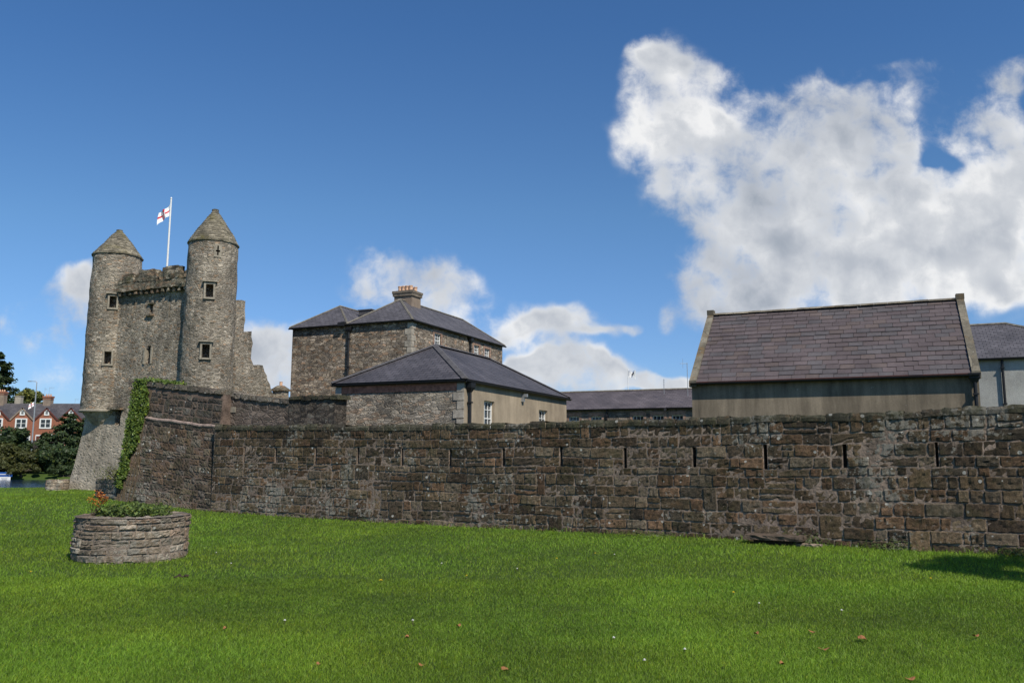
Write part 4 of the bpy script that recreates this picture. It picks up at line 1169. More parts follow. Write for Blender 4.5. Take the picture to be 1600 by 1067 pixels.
# --- small outbuilding chimney seen over the raised wall
p = at(438, 624, 46.0)
ob = thing('outbuilding_chimney', 'small square stone chimney with pyramid cap and pot seen over the raised wall', 'chimney', Vector((p.x, p.y, 0)))
zt = at(438, 611, 46).z
g = G(); g.box((p.x, p.y, zt/2), .62, .62, zt, T, B); st = mesh_obj('stack', g, M['rub_grey'], ob)
g = G(); g.box((p.x, p.y, zt+.04), .80, .80, .08, T, B)
c = Vector((p.x, p.y, zt+.08)); vs = [c + T*i*.38 + B*j*.38 for (i, j) in ((-1,-1),(1,-1),(1,1),(-1,1))] + [c + T*i*.14 + B*j*.14 + UPV*.22 for (i, j) in ((-1,-1),(1,-1),(1,1),(-1,1))]
g.add(vs, [(0,1,5,4),(1,2,6,5),(2,3,7,6),(3,0,4,7),(4,5,6,7)]); mesh_obj('cap', g, M['castle_dark'], ob)
mesh_obj('chimney_pot', G().lathe((p.x, p.y, zt+.28), [(.09,0),(.08,.2),(.1,.22),(.07,.24)], 12), M['pot'], ob)

# --- thin things on the roofs
def aerial(px, y0, y1, Y, label, els, boom, yb):
    a = at(px, y0, Y); z1 = at(px, y1, Y).z
    o = thing('television_aerial', label, 'aerial', a)
    g = G(); g.tube([a - UPV*.4, (a.x, a.y, z1)], .018, 6); mesh_obj('mast', g, M['grey_metal'], o)
    zb = at(px, yb, Y).z; g = G()
    g.tube([(a.x, a.y, zb), (a.x+boom, a.y, zb)], .012, 6)
    for k in range(els):
        x = a.x + boom*(k+.6)/els; g.tube([(x, a.y, zb-.28), (x, a.y, zb+.28)], .008, 5)
    mesh_obj('antenna', g, M['grey_metal'], o); return o
aerial(1074.5, 608, 567, 48.5, 'thin television aerial beside the left gable of the barn', 1, -.42, 568)
a = at(1037.5, 608, 50); o = thing('radio_mast', 'short thin radio mast on the long purple slate range', 'aerial', a)
g = G(); g.tube([a-UPV*.3, (a.x, a.y, at(1037.5, 592, 50).z)], .016, 6)
for k in range(5): g.tube([a+UPV*(.15+.1*k)-T*.05, a+UPV*(.15+.1*k)+T*.05], .008, 5)
mesh_obj('mast', g, M['grey_metal'], o)
a = at(981.5, 612, 56); o = thing('distant_flagpole', 'thin pole with tiny pale flag beyond the long purple slate range', 'flagpole', Vector((a.x, a.y, 0)))
zt = at(981.5, 577, 56).z; mesh_obj('pole', G().tube([(a.x, a.y, 0), (a.x, a.y, zt)], .022, 8), M['white'], o)
g, mi = flag_mesh(Vector((a.x+.03, a.y, zt-.08)), .62, .46, Vector((1,-.1,0)).normalized(), .1, 14, 10); fl = mesh_obj('flag', g, [M['flagw'], M['black']], o)
for pl, k in zip(fl.data.polygons, range(140)):
    i, j = k % 14, k//14; pl.material_index = 1 if (5 < i < 11 and 2 < j < 7 and (i+j) % 5) else 0

# ------------------------------------------------------------------ planters on the lawn
PAL_P = [(.31,.25,.185),(.23,.19,.145),(.38,.31,.235),(.26,.205,.15),(.33,.24,.175),(.19,.165,.13),(.42,.365,.29)]
def planter(name, label, c, r, h, rng, nrow, tilt=0):
    o = thing(name, label, 'planter', c, None)
    rows = []; v = -.12; hs = [rng.uniform(.75, 1.25) for _ in range(nrow)]; t = sum(hs)
    for q in hs: rows.append((v, v+q/t*(h+.12))); v += q/t*(h+.12)
    circ = 2*math.pi*r
    def S(u, v, d):
        a = u/r; rr = r + d + .03*noise.noise(Vector((math.cos(a)*1.5, math.sin(a)*1.5, v*2)))
        k = 1 if v > .0 else 1
        return Vector((c.x + math.cos(a)*rr, c.y + math.sin(a)*rr, c.z + v + tilt*math.cos(a)*(v/h) + .030*noise.noise(Vector((u*1.2, v*5, 0)))))
    g = block_wall(S, circ, rows, PAL_P, rng, joint=.013, wmin=.10*r+.05, wmax=.42*r+.06, seg=.05, proud=.016, rough=.013, split=.3)
    # top stones
    a = 0
    while a < 2*math.pi - .02:
        da = min(rng.uniform(.13, .3), 2*math.pi-a); col = col_pick(PAL_P, rng); vs = []
        for j in range(4):
            for i in range(4):
                t = a + da*(i/3)*.97; rr = r + .018 - .34*min(r,1)*j/3 + rng.uniform(-.01, .01)
                zz = h + .02 + (rng.uniform(-.01, .02) if 0 < i < 3 and 0 < j < 3 else -.012) + tilt*math.cos(t)
                vs.append(Vector((c.x+math.cos(t)*rr, c.y+math.sin(t)*rr, c.z+zz)))
        g.add(vs, [(j*4+i, j*4+i+1, (j+1)*4+i+1, (j+1)*4+i) for j in range(3) for i in range(3)], None, col); a += da
    mesh_obj('stone_ring', g, M['planter_stone'], o)
    g = G().lathe((c.x, c.y, c.z-.1), [(r-.012, 0), (r-.012, h+.09), (r-.30*min(r,1), h+.09), (r-.33*min(r,1), h-.02), (.01, h+.03)], 48, False); mesh_obj('mortar_core', g, M['planter_mortar'], o)
    mesh_obj('soil', G().lathe((c.x, c.y, c.z+h-.06), [(r-.28*min(r,1), 0), (r*.4, .05), (.01, .07)], 32, False), M['soil'], o)
    return o
pc = at(204, 880, 15.3); pf_ = on_ground(204, 882, 0.0)
RP = 1.03; PC = Vector((pf_.x*1.0 + .0, pf_.y + RP*.97, 0)); PC.x = pf_.x * PC.y/pf_.y
HP = at(204, 811, PC.y-RP).z
planter('stone_planter', 'large round stone planter on the lawn with orange flowers growing in it', PC, RP, HP, random.Random(3), 7)
p2 = on_ground(83, 763.5, .25); Y2 = 43.2; P2c = Vector((at(83, 763, Y2).x, Y2+.4, ground_z(at(83,763,Y2).x, Y2+.4)))
planter('stone_planter', 'small distant round stone planter at the edge of the lawn by the water', P2c, .53, .5, random.Random(4), 4)

# ------------------------------------------------------------------ foliage
def leaves(name, pts, nrm, size, colr, material, parent, seed, asp=.6, cols=None):
    """many small leaf quads at pts (n,3) with preferred normal nrm (n,3)"""
    r = np.random.RandomState(seed); n = len(pts)
    nn = nrm + r.normal(0, .55, (n, 3)); nn /= np.linalg.norm(nn, axis=1)[:, None]+1e-9
    a = np.cross(nn, r.normal(0, 1, (n, 3))); a /= np.linalg.norm(a, axis=1)[:, None]+1e-9; b = np.cross(nn, a)
    s = size*r.uniform(.6, 1.3, n)[:, None]
    V = np.stack([pts - a*s*.5, pts - b*s*asp*.5 + nn*s*.06, pts + a*s*.5, pts + b*s*asp*.5 + nn*s*.06], 1).reshape(-1, 3)
    o0 = np.array(ORG[parent.name]) if parent else pts.mean(0)
    V = (V - o0).astype(np.float32)
    me = bpy.data.meshes.new(name); me.vertices.add(4*n); me.vertices.foreach_set('co', V.ravel())
    me.loops.add(4*n); me.loops.foreach_set('vertex_index', np.arange(4*n, dtype=np.int32))
    me.polygons.add(n); me.polygons.foreach_set('loop_start', np.arange(0, 4*n, 4, dtype=np.int32)); me.polygons.foreach_set('loop_total', np.full(n, 4, np.int32))
    ca = me.color_attributes.new('Col', 'FLOAT_COLOR', 'POINT')
    if cols is None:
        k = r.uniform(*colr, n); w = r.uniform(0, 1, n) < .12
        C = np.stack([k*(1+w*.5), k*(1+w*.25), k*np.where(w, .7, 1), np.ones(n)], 1)
    else: C = cols
    ca.data.foreach_set('color', np.repeat(C, 4, 0).astype(np.float32).ravel())
    me.materials.append(material); me.update(); me.validate()
    o = bpy.data.objects.new(name, me); sc.collection.objects.link(o)
    if parent: o.parent = parent; ORG[o.name] = Vector(o0)
    else: o.location = o0; ORG[o.name] = Vector(o0)
    return o
def broad_tree(name, label, cat, base, h, w, seed, material, leaf=.35, nl=26, per=260, trunk=.25, low=.25, group=None, colr=(.6, 1.5)):
    r = np.random.RandomState(seed); rr = random.Random(seed)
    o = thing(name, label, cat, base, group)
    cz = base.z + h*(low + (1-low)/2); ch = h*(1-low)/2
    lobes = []
    for i in range(nl):
        d = r.normal(0, 1, 3); d /= np.linalg.norm(d); f = r.uniform(.35, .82)
        c = np.array([base.x + d[0]*w/2*f, base.y + d[1]*w/2*f, cz + d[2]*ch*f])
        lobes.append((c, r.uniform(.18, .34)*min(w, 2*ch)*.75))
    P = []; NN = []; 
    for c, rad in lobes:
        d = r.normal(0, 1, (per, 3)); d /= np.linalg.norm(d, axis=1)[:, None]
        rad_ = rad*(1+.25*np.sin(d[:, :1]*5+c[0])*np.cos(d[:, 2:3]*6+c[1]))*r.uniform(.72, 1.06, (per, 1))
        P.append(c + d*rad_*np.array([1, 1, .8])); NN.append(d)
    P = np.concatenate(P); NN = np.concatenate(NN)
    ok = P[:, 2] > base.z + .05; P, NN = P[ok], NN[ok]
    leaves('crown', P, NN, leaf, colr, material, o, seed)
    g = G(); top = Vector((base.x, base.y, cz)); g.tube([base-UPV*.3, base.lerp(top, .5)+Vector((.1, 0, 0)), top], [trunk, trunk*.75, trunk*.4], 8)
    for c, rad in lobes[:9]:
        s = base.lerp(top, rr.uniform(.45, .95)); e = Vector(c); g.tube([s, s.lerp(e, .5)+UPV*.1*h*.2, e], [trunk*.4, trunk*.25, trunk*.08], 6)
    mesh_obj('trunk', g, M['bark'], o); return o
def conifer(name, label, base, h, w, seed, material, leaf=.3, n=5000, group=None, power=.8, colr=(.5, 1.5), cat='tree'):
    r = np.random.RandomState(seed); o = thing(name, label, cat, base, group)
    P = []; NN = []; g = G(); g.tube([base-UPV*.3, base+UPV*h*.95], [w*.04+.06, .03], 8)
    nb = 90; per = n//nb
    for i in range(nb):
        f = (i+.5)/nb*.96+.02; z = base.z + h*f; a = r.uniform(0, 2*math.pi); ln = w/2*(1-f)**power*r.uniform(.7, 1.12)+.08*w*.2
        t = r.uniform(.15, 1, (per, 1))**.7; d = np.array([math.cos(a), math.sin(a), 0]); rise = r.uniform(-.1, .35)
        p = np.array([base.x, base.y, z]) + d*t*ln + np.array([0, 0, 1])*(rise*ln*t**1.5)
        p = p + r.normal(0, 1, (per, 3))*ln*.13*np.array([1, 1, .6])
        P.append(p); NN.append(np.tile(d*.6+np.array([0, 0, .8]), (per, 1)))
        g.tube([Vector((base.x, base.y, z)), Vector((base.x, base.y, z)) + Vector(d)*ln*.8 + UPV*rise*ln*.7], [.05, .015], 5)
    leaves('crown', np.concatenate(P), np.concatenate(NN), leaf, colr, material, o, seed, .5)
    mesh_obj('trunk', g, M['bark'], o); return o
def gpt(px, Y): p = at(px, 700, Y); return Vector((p.x, p.y, ground_z(p.x, p.y)))
def htop(px, py, Y, b): return at(px, py, Y).z - b.z
# trees on the far bank: (px, top y, width px, Y, kind, label)
BK = [(-12,662,70,112,'b','olive dark tree at the left edge of the far river bank'),
      (28,664,46,108,'b','dark bushy tree in front of the brick terrace door'),
      (15,690,60,104,'o','broad olive shrub on the bank above the blue sign'),
      (52,697,50,103,'o','middle olive shrub on the bank above the water'),
      (70,676,34,108,'c','narrow dark conifer left of the tallest bank conifer'),
      (104,645,62,110,'c','tallest dark conifer on the far river bank'),
      (132,652,50,113,'c','dark conifer half hidden behind the castle foot'),
      (86,690,58,102,'b','rounded dark bush near the water left of the castle foot'),
      (-30,690,60,104,'o','olive shrub cut off by the left edge of the view'),
      (122,700,46,103,'b','dark bush just above the low bank wall'),
      (36,722,70,99,'o','low overhanging shrub at the water line'),(-4,716,60,99,'o','low overhanging shrub behind the blue sign'),(98,726,50,99.5,'b','low dark shrub overhanging the water right of the blue sign')]
for i, (px, ty, wp, Y, k, lb) in enumerate(BK):
    b = gpt(px, Y); h = htop(px, ty, Y, b); w = wp/F_PX*Y*1.08
    if k == 'c': conifer('conifer_tree', lb, b, h, w*1.25, 20+i, M['foliage_dk'], .42, 7000, 'trees and shrubs on the far bank', .62, (.5, 1.5))
    else: broad_tree('bank_shrub' if k == 'o' else 'bank_tree', lb, 'shrub' if k == 'o' else 'tree', b, h, w, 20+i, M['foliage_dk'] if k == 'b' else M['foliage_ol'], .38, 26, 300, .2, .0, 'trees and shrubs on the far bank', (.35, 1.0) if k == 'o' else (.6, 1.5))
b = gpt(-14, 196); conifer('conifer_tree', 'big dark conifer rising behind the brick terrace at the left edge', b, htop(-14, 548, 196, b), 17, 51, M['foliage_dk'], .8, 16000, None, .75, (.5,1.4))
b = gpt(42, 205); broad_tree('broadleaf_tree', 'olive green broadleaf tree crown behind the terrace chimneys', 'tree', b, htop(42, 600, 205, b), 7.5, 52, M['foliage_ol'], .7, 24, 260, .3, .3, None, (.9, 2.0))
# tree outside the view that shades the lawn by the wall at right
b = Vector((12.3, 11.8, 0)); broad_tree('lawn_tree', 'leafy tree on the lawn past the right edge, shading the wall foot', 'tree', b, 5.8, 5.6, 60, M['foliage'], .17, 30, 480, .14, .55)

# low bank wall
a = gpt(100, 100); g = G(); p0 = at(100, 742, 99.5); p1 = at(170, 742, 99.5)
g.box(((p0.x+p1.x)/2, 99.5, p0.z/2-.6), p1.x-p0.x, .5, p0.z+1.2); o = mesh_obj('bank_wall', g, M['rub_dark'], None)
tag(o, 'low dark stone wall on the far bank left of the castle foot', 'wall')

# ------------------------------------------------------------------ brick terrace
Yh = 165.0
def hz(py): return at(60, py, Yh).z
zg = 3.0; zRd = hz(628); zEv = hz(656); zAp = hz(638)
X0 = at(16, 650, Yh).x; X1 = at(54, 650, Yh).x; HW = X1-X0
lab = ['brick gabled house cut off by the left edge of the view','brick gabled house nearest the lamp post with flag','brick gabled house with the tall chimney above its gable','brick gabled house mostly behind the tall conifer','end brick house showing between conifer and castle']
for i in range(-1, 4):
    x0 = X0 + HW*i; xc = x0+HW/2
    h = thing('brick_house', lab[i+1], 'house', Vector((xc, Yh, zg)), 'brick gabled terrace across the river')
    g = G(); e = .005
    g.add([Vector(q) for q in ((x0+e,Yh,zg),(x0+HW-e,Yh,zg),(x0+HW-e,Yh,zEv),(xc,Yh,zAp),(x0+e,Yh,zEv),
        (x0+e,Yh+9,zg),(x0+HW-e,Yh+9,zg),(x0+HW-e,Yh+9,zEv),(x0+e,Yh+9,zEv))], [(0,1,2,3,4),(5,8,7,6),(0,4,8,5),(1,6,7,2)])
    w = mesh_obj('wall', g, M['housebrick'], h)
    g = G(); X = Vector((1,0,0)); Yv = Vector((0,1,0))
    a = Vector((x0+e, Yh+.6, zEv+.1)); b = Vector((x0+HW-e, Yh+.6, zEv+.1)); r0 = Vector((x0+e, Yh+4.6, zRd)); r1 = Vector((x0+HW-e, Yh+4.6, zRd))
    roof_face(g, [a, b, r1, r0]); c = Vector((x0+HW-e, Yh+9.2, zEv)); d = Vector((x0+e, Yh+9.2, zEv)); roof_face(g, [c, d, r0, r1])
    ap = Vector((xc, Yh-.15, zAp+.16)); ab = Vector((xc, Yh+3.6, zAp+.16))
    l0 = Vector((x0+e, Yh-.15, zEv+.05)); l1 = Vector((x0+e, Yh+1.0, zEv+.12)); m0 = Vector((x0+HW-e, Yh-.15, zEv+.05)); m1 = Vector((x0+HW-e, Yh+1.0, zEv+.12))
    roof_face(g, [l1, l0, ap, ab]); roof_face(g, [m0, m1, ab, ap])
    ro = mesh_obj('roof', g, M['slate_red'], h)
    g = G()
    for (q, s) in ((l0, 1), (m0, -1)):
        dd = (ap-q).normalized(); nn = Vector((-dd.z, 0, dd.x))
        nn = nn if nn.z > 0 else -nn
        mid = (ap+q)/2 - nn*.12 - Vector((0,.03,0)); g.box(mid, (ap-q).length+.05, .06, .26, dd, Vector((0,1,0)), nn)
    mesh_obj('bargeboard', g, M['barge'] if i != 0 else M['stack'], ro)
    def hw(xo, z0, z1, ww, cols, rows=2):
        P = Vector((xc+xo, Yh, (z0+z1)/2)); hh = z1-z0
        g = G(); 
        for s in (-1, 1):
            g.box(P + X*s*(ww/2) - Yv*.04, .24, .16, hh+.24, X, Yv); g.box(P + UPV*s*(hh/2) - Yv*.04, ww-.24, .15, .24, X, Yv)
        for c_ in range(1, cols): g.box(P + X*(-ww/2+ww*c_/cols) - Yv*.03, .16, .12, hh-.24, X, Yv)
        for c_ in range(cols): g.box(P + X*(-ww/2+ww*(c_+.5)/cols) - Yv*.02, ww/cols-.2, .08, .08, X, Yv)
        wd = mesh_obj('window', g, M['white'], h); q = G(); q.box(P-Yv*.012, ww-.2, .02, hh-.2, X, Yv); mesh_obj('pane', q, M['glass'], wd)
    hw(0, hz(648), hz(641), .75, 1); hw(-.1, hz(668.5), hz(654.5), 2.1, 2); hw(.75, hz(689), hz(679), 2.1, 2)
    g = G(); g.box((xc-1.35, Yh-.04, (zg+hz(679))/2), 1.0, .1, hz(679)-zg, X, Yv); dr_ = mesh_obj('door', g, M['white'], h)
    g = G(); g.box((xc-1.35, Yh-.06, (zg+hz(679))/2-.1), .7, .1, hz(679)-zg-.3, X, Yv); mesh_obj('door_panel', g, M['barge'], dr_)
    if i in (-1, 1, 3):
        cx = {-1: at(3, 620, Yh+4.6).x, 1: at(76, 620, Yh+4.6).x, 3: at(152, 620, Yh+4.6).x}[i]
        zt = at(76, 620 if i == 1 else 613, Yh+4.6).z
        g = G(); g.box((cx, Yh+4.6, (zRd+zt)/2-.7), 1.5, 1.2, zt-zRd+1.4); ck = mesh_obj('chimney', g, M['stack'], ro)
        g = G(); g.box((cx, Yh+4.6, zt-.05), 1.75, 1.4, .35); g.box((cx, Yh+4.6, zt-.5), 1.62, 1.3, .14); mesh_obj('chimney_cap', g, M['housebrick'], ck)
        for k in range(3): mesh_obj('chimney_pot', G().lathe((cx-.45+.45*k, Yh+4.6, zt+.1), [(.16,0),(.13,.4),(.16,.45)], 10), M['pot'], ck)
    if i == 0:
        cx = at(30, 622, Yh+5).x; g = G(); zt = at(30, 619, Yh+5).z
        g.box((cx, Yh+5.0, (zRd+zt)/2-.6), 1.2, 1.0, zt-zRd+1.2); ck = mesh_obj('chimney', g, M['dress_grey'], ro)
        g = G(); g.box((cx, Yh+5.0, zt), 1.36, 1.16, .16); mesh_obj('chimney_cap', g, M['dress'], ck)
aerial(69, 624, 606, Yh+4, 'tall thin aerial left of the terrace chimney', 2, .5, 608)
aerial(76.5, 617, 605, Yh+4.6, 'television aerial standing on the terrace chimney', 4, 1.0, 606)
aerial(117, 632, 623, Yh+5, 'television aerial on the terrace roof nearest the castle', 3, .8, 624)
# garden fence before the terrace
g = G(); a, b = at(-40, 692, 140), at(95, 690, 140)
n = 40
for i in range(n): 
    x = a.x + (b.x-a.x)*(i+.5)/n; g.box((x, 140, (ground_z(x,140)+a.z+.5)/2), (b.x-a.x)/n-.03, .06, a.z+.5-ground_z(x,140))
o = mesh_obj('garden_fence', g, plain('dark_fence_board', (.05,.04,.035), .8, .2, 4, 0)); tag(o, 'dark board fence below the brick terrace windows', 'fence')
# street lamp with flag
Yl = 135.0
pb = at(50, 690, Yl); ztl = at(53, 596, Yl).z; b0 = Vector((pb.x, pb.y, ground_z(pb.x, pb.y)))
lp = thing('street_lamp', 'tall grey street lamp before the brick terrace with a flag tied to it', 'street lamp', b0)
g = G(); g.tube([b0, (b0.x, b0.y, ztl-2), (b0.x, b0.y, ztl-.15), (b0.x-.12, b0.y, ztl), (b0.x-1.0, b0.y, ztl+.05)], [.13, .09, .06, .05, .04], 8); mesh_obj('post', g, M['grey_metal'], lp)
g = G(); g.box((b0.x-1.2, b0.y, ztl+.03), .5, .22, .12, jit=.01); mesh_obj('lamp_head', g, M['grey_metal'], lp)
zf = at(50, 630, Yl).z
fo = thing('small_flag', 'small red cross flag hanging from the street lamp', 'flag', Vector((b0.x-.1, b0.y-.1, zf-1)))
g, mi = flag_mesh(Vector((b0.x-.1, b0.y-.12, zf+.3)), .95, .75, Vector((-1,-.1,0)).normalized(), .55, 20, 14); fl = mesh_obj('cloth', g, [M['flagw'], M['red']], fo)
for pl, k in zip(fl.data.polygons, mi): pl.material_index = k

# ------------------------------------------------------------------ blue and white river sign
Ys = 97.0
sg = thing('river_sign', 'blue and white direction sign standing over the water at the left edge', 'sign', at(8, 762, Ys))
u1 = F_PX/Ys
def sb(x0, x1, y0, y1, m, nm, dy=0, par=None, th=.04):
    a, b = at(x0, y0, Ys), at(x1, y1, Ys); g = G(); g.box(((a.x+b.x)/2, Ys-dy, (a.z+b.z)/2), abs(b.x-a.x), th, abs(a.z-b.z)); return mesh_obj(nm, g, M[m], par or sg)
bb = sb(-16, 19, 737.3, 744.5, 'blue', 'blue_board'); wb = sb(-10, 15.8, 744.6, 755, 'white', 'white_board', .02)
sb(-12, 14, 740.2, 741.4, 'white', 'arrow_shaft', .03, bb)
g = G(); c = at(18, 740.8, Ys); c.y = Ys-.035; g.add([c, c+Vector((-.30,0,.17)), c+Vector((-.30,0,-.17)), c+Vector((0,.02,0)), c+Vector((-.30,.02,.17)), c+Vector((-.30,.02,-.17))], [(0,1,2),(3,5,4),(0,3,4,1),(1,4,5,2),(2,5,3,0)]); mesh_obj('arrow_head', g, M['white'], bb)
for (y, x0, x1) in ((746.8, 2, 12), (748.6, 3, 11)): sb(x0, x1, y, y+.7, 'grey_metal', 'text_line', .045, wb, .01)
sb(4, 10, 751, 752.6, 'red', 'arrow_shaft', .045, wb, .012)
g = G(); c = at(13, 751.8, Ys); c.y = Ys-.05; g.add([c, c+Vector((-.22,0,.12)), c+Vector((-.22,0,-.12)), c+Vector((0,.01,0)), c+Vector((-.22,.01,.12)), c+Vector((-.22,.01,-.12))], [(0,1,2),(3,5,4),(0,3,4,1),(1,4,5,2),(2,5,3,0)]); mesh_obj('arrow_head', g, M['red'], wb)
for x in (-6, 12):
    a = at(x, 755, Ys); mesh_obj('post', G().tube([(a.x, Ys+.06, -2), (a.x, Ys+.06, a.z)], .05, 8), M['white'], sg)
a, b = at(-10, 757, Ys), at(15, 757, Ys); g = G(); g.box(((a.x+b.x)/2, Ys-.02, a.z), b.x-a.x, .05, .12); mesh_obj('crossbar', g, M['white'], sg)
# white bird on the water
a = on_ground(27, 763.5, -.9)
g = G()
bm = bmesh.new(); bmesh.ops.create_icosphere(bm, subdivisions=2, radius=1.0)
Yb = 62.0; pbz = at(27.5, 762, Yb); c = Vector((pbz.x, Yb, -.9+.1))
def ell(g, c, sx, sy, sz):
    b_ = bmesh.new(); bmesh.ops.create_icosphere(b_, subdivisions=2, radius=1.0)
    g.add([c + Vector((v.co.x*sx, v.co.y*sy, v.co.z*sz)) for v in b_.verts], [tuple(v.index for v in f.verts) for f in b_.faces]); b_.free()
ell(g, c, .26, .14, .13); g.tube([c+Vector((.18,0,.03)), c+Vector((.26,0,.16)), c+Vector((.25,0,.26))], [.06,.04,.04], 8); ell(g, c+Vector((.27,0,.28)), .07, .05, .05)
g.tube([c+Vector((.32,0,.28)), c+Vector((.40,0,.26))], [.025,.008], 6); g.tube([c+Vector((-.2,0,.04)), c+Vector((-.38,0,.10))], [.07,.02], 6)
o = mesh_obj('water_bird', g, M['white'], None, True); tag(o, 'small white bird floating on the river', 'bird')

# ------------------------------------------------------------------ low stone wall stub by the castle foot
g0 = at(147, 776, 31.6); g0.z = ground_z(g0.x, g0.y)
sa, sb_ = at(148.5, 772, 32.2), at(181, 778, 31.1)
def S_stub(u, v, d):
    dd = (sb_-sa); dd.z = 0; dd.normalize(); n_ = Vector((dd.y, -dd.x, 0)); n_ = n_ if n_.y < 0 else -n_
    q = Vector((sa.x, sa.y, 0)) + dd*u + n_*d; q.z = .22+v; return q
lst = Vector((sb_.x-sa.x, sb_.y-sa.y, 0)).length
o = thing('wall_stub', 'low grey stone stub with a tuft on top at the foot of the ivy', 'wall', Vector((sa.x, sa.y, 0)))
zt = at(160, 748, 31.8).z-.22
rws = [(zt*i/5, zt*(i+1)/5) for i in range(5)]
g = block_wall(S_stub, lst, rws, [(.17,.15,.12),(.14,.125,.10),(.20,.18,.15)], random.Random(9), joint=.03, wmin=.2, wmax=.4)
mesh_obj('masonry_face', g, M['planter_stone'], o)
g = G(); dd = (sb_-sa); dd.z = 0; dd.normalize(); c = Vector(((sa.x+sb_.x)/2, (sa.y+sb_.y)/2, .22+zt/2)); nv_ = Vector((dd.y, -dd.x, 0)); nv_ = nv_ if nv_.y < 0 else -nv_
g.box(c - nv_*.35, lst, .7, zt, dd, nv_); mesh_obj('wall_core', g, M['rub_pink'], o)

# ------------------------------------------------------------------ ivy on the bastion
ivy = thing('ivy', 'bright green ivy hanging down the left edge of the bastion', 'climbing plant', S_bast(BLEN, 0, 0))
r = np.random.RandomState(8); P = []; NN = []
def ivy_px(v):  # widths along the edge in u, from picture
    return 1
nI = 5200
bnv = np.array(bn); bdv = np.array(bd)
for k in range(nI):
    v = r.uniform(.12, 1.03)
    # ragged inner limit
    e = S_bast(BLEN, min(v,1), 0)
    wid = (.30 + .52*ss(.1, .9, v))*(1+.35*noise.noise(Vector((v*7, 0, 2))))
    t = r.uniform(-.12, 1)**1 * wid
    d = .04 + .13*r.uniform(0, 1)*(1+.6*noise.noise(Vector((t*3, v*10, 1))))
    q = np.array(S_bast(BLEN - t, min(v, 1.0), d)); 
    if v > 1: q[2] += (v-1)*4
    dens_ = noise.noise(Vector((t*2.2, v*9, 7)))
    if dens_ < -.35 and t > .2: continue
    P.append(q); NN.append(bnv + np.array([0,0,.5]))
for k in range(1500):   # round the outer corner and hanging free
    v = r.uniform(.12, 1.0); q = np.array(S_bast(BLEN, v, 0)) + bdv*r.uniform(0, .16)*(1+.8*noise.noise(Vector((v*8,3,3)))) - bnv*r.uniform(-.12, .5); P.append(q); NN.append(bdv+bnv*.4+np.array([0,0,.4]))
for k in range(1500):   # trailing along the coping
    t = r.uniform(0, BLEN*.52); q = np.array(S_bast(BLEN-t, 1.0, -.2)) + np.array([0,0,.10]) + r.normal(0, 1, 3)*np.array([.15,.15,.05]); 
    if noise.noise(Vector((t*2.5, 0, 4))) + .5*(1-t/(BLEN*.52)) < 0.0: continue
    P.append(q); NN.append(np.array([0,0,1.])+bnv*.6)
leaves('leaf_mass', np.array(P), np.array(NN), .085, (.40, 1.5), M['ivy'], ivy, 8, .85)
g = G(); 
for k in range(7):
    pts = [S_bast(BLEN-.12*k-.05*math.sin(v*9+k), v, .03) for v in np.linspace(0.0, .95, 9)]; g.tube(pts, [.02]*9, 5)
mesh_obj('stems', g, M['stem'], ivy)
# tuft of weeds over the stub
def tuft(name, label, c, w, h, n, material, seed, parent=None, leaf=.09):
    o = thing(name, label, 'plant', c) if parent is None else parent
    r = np.random.RandomState(seed); P = r.normal(0, 1, (n, 3))*np.array([w/2.6, w/3, h/3]) + np.array([c.x, c.y, c.z+h*.45]); P[:, 2] = np.maximum(P[:, 2], c.z)
    leaves('foliage', P, np.tile([0, -.3, .8], (n, 1)), leaf, (.5, 1.7), material, o, seed, .45); 
    g = G(); rr = random.Random(seed)
    for _ in range(10): g.tube([c, c+Vector((rr.uniform(-w/3, w/3), rr.uniform(-w/4, w/4), h*.8))], [.012, .005], 4)
    mesh_obj('stems', g, M['stem'], o); return o
c = S_stub(lst*.72, zt, -.15); tuft('weed_tuft', 'green and brown weeds sprouting on the low stone stub', c, .9, .45, 500, M['foliage_ol'], 31)
c = on_plane(130.5, 567, CP(-RL,0,0), -B); c = CP(-RL-.02, -.1, on_plane(132, 569, cLx, B).z); o = thing('wall_plant', 'tiny plant sprouting from the left side of the castle turret', 'plant', c)
r = np.random.RandomState(3); PP = r.normal(0, 1, (60, 3))*np.array([.10,.08,.06]) + np.array(c - T*.14); leaves('foliage', PP, np.tile([0,-.5,.6], (60,1)), .12, (.4,1), M['foliage_dk'], o, 3)
# weeds at the wall foot
for (x, y, w, h, lb) in ((1255,842,.7,.28,'green weeds at the wall foot beside the flat slab'),(1385,852,.8,.22,'green weeds at the wall foot right of the slab'),(1590,862,.7,.2,'weeds at the wall foot near the right edge'),(1010,838,1.1,.14,'low weeds at the wall foot left of the slab')):
    P = on_plane(x, y, W0 + WN*.12, WN); tuft('weed_tuft', lb, Vector((P.x, P.y, ground_z(P.x, P.y))), w, h, 420, M['foliage'], int(x), None, .06)
for (x, y, lb) in ((558,765,'small fern growing from the wall joints low left of centre'),(703,712,'moss tuft under a loophole'),):
    pass
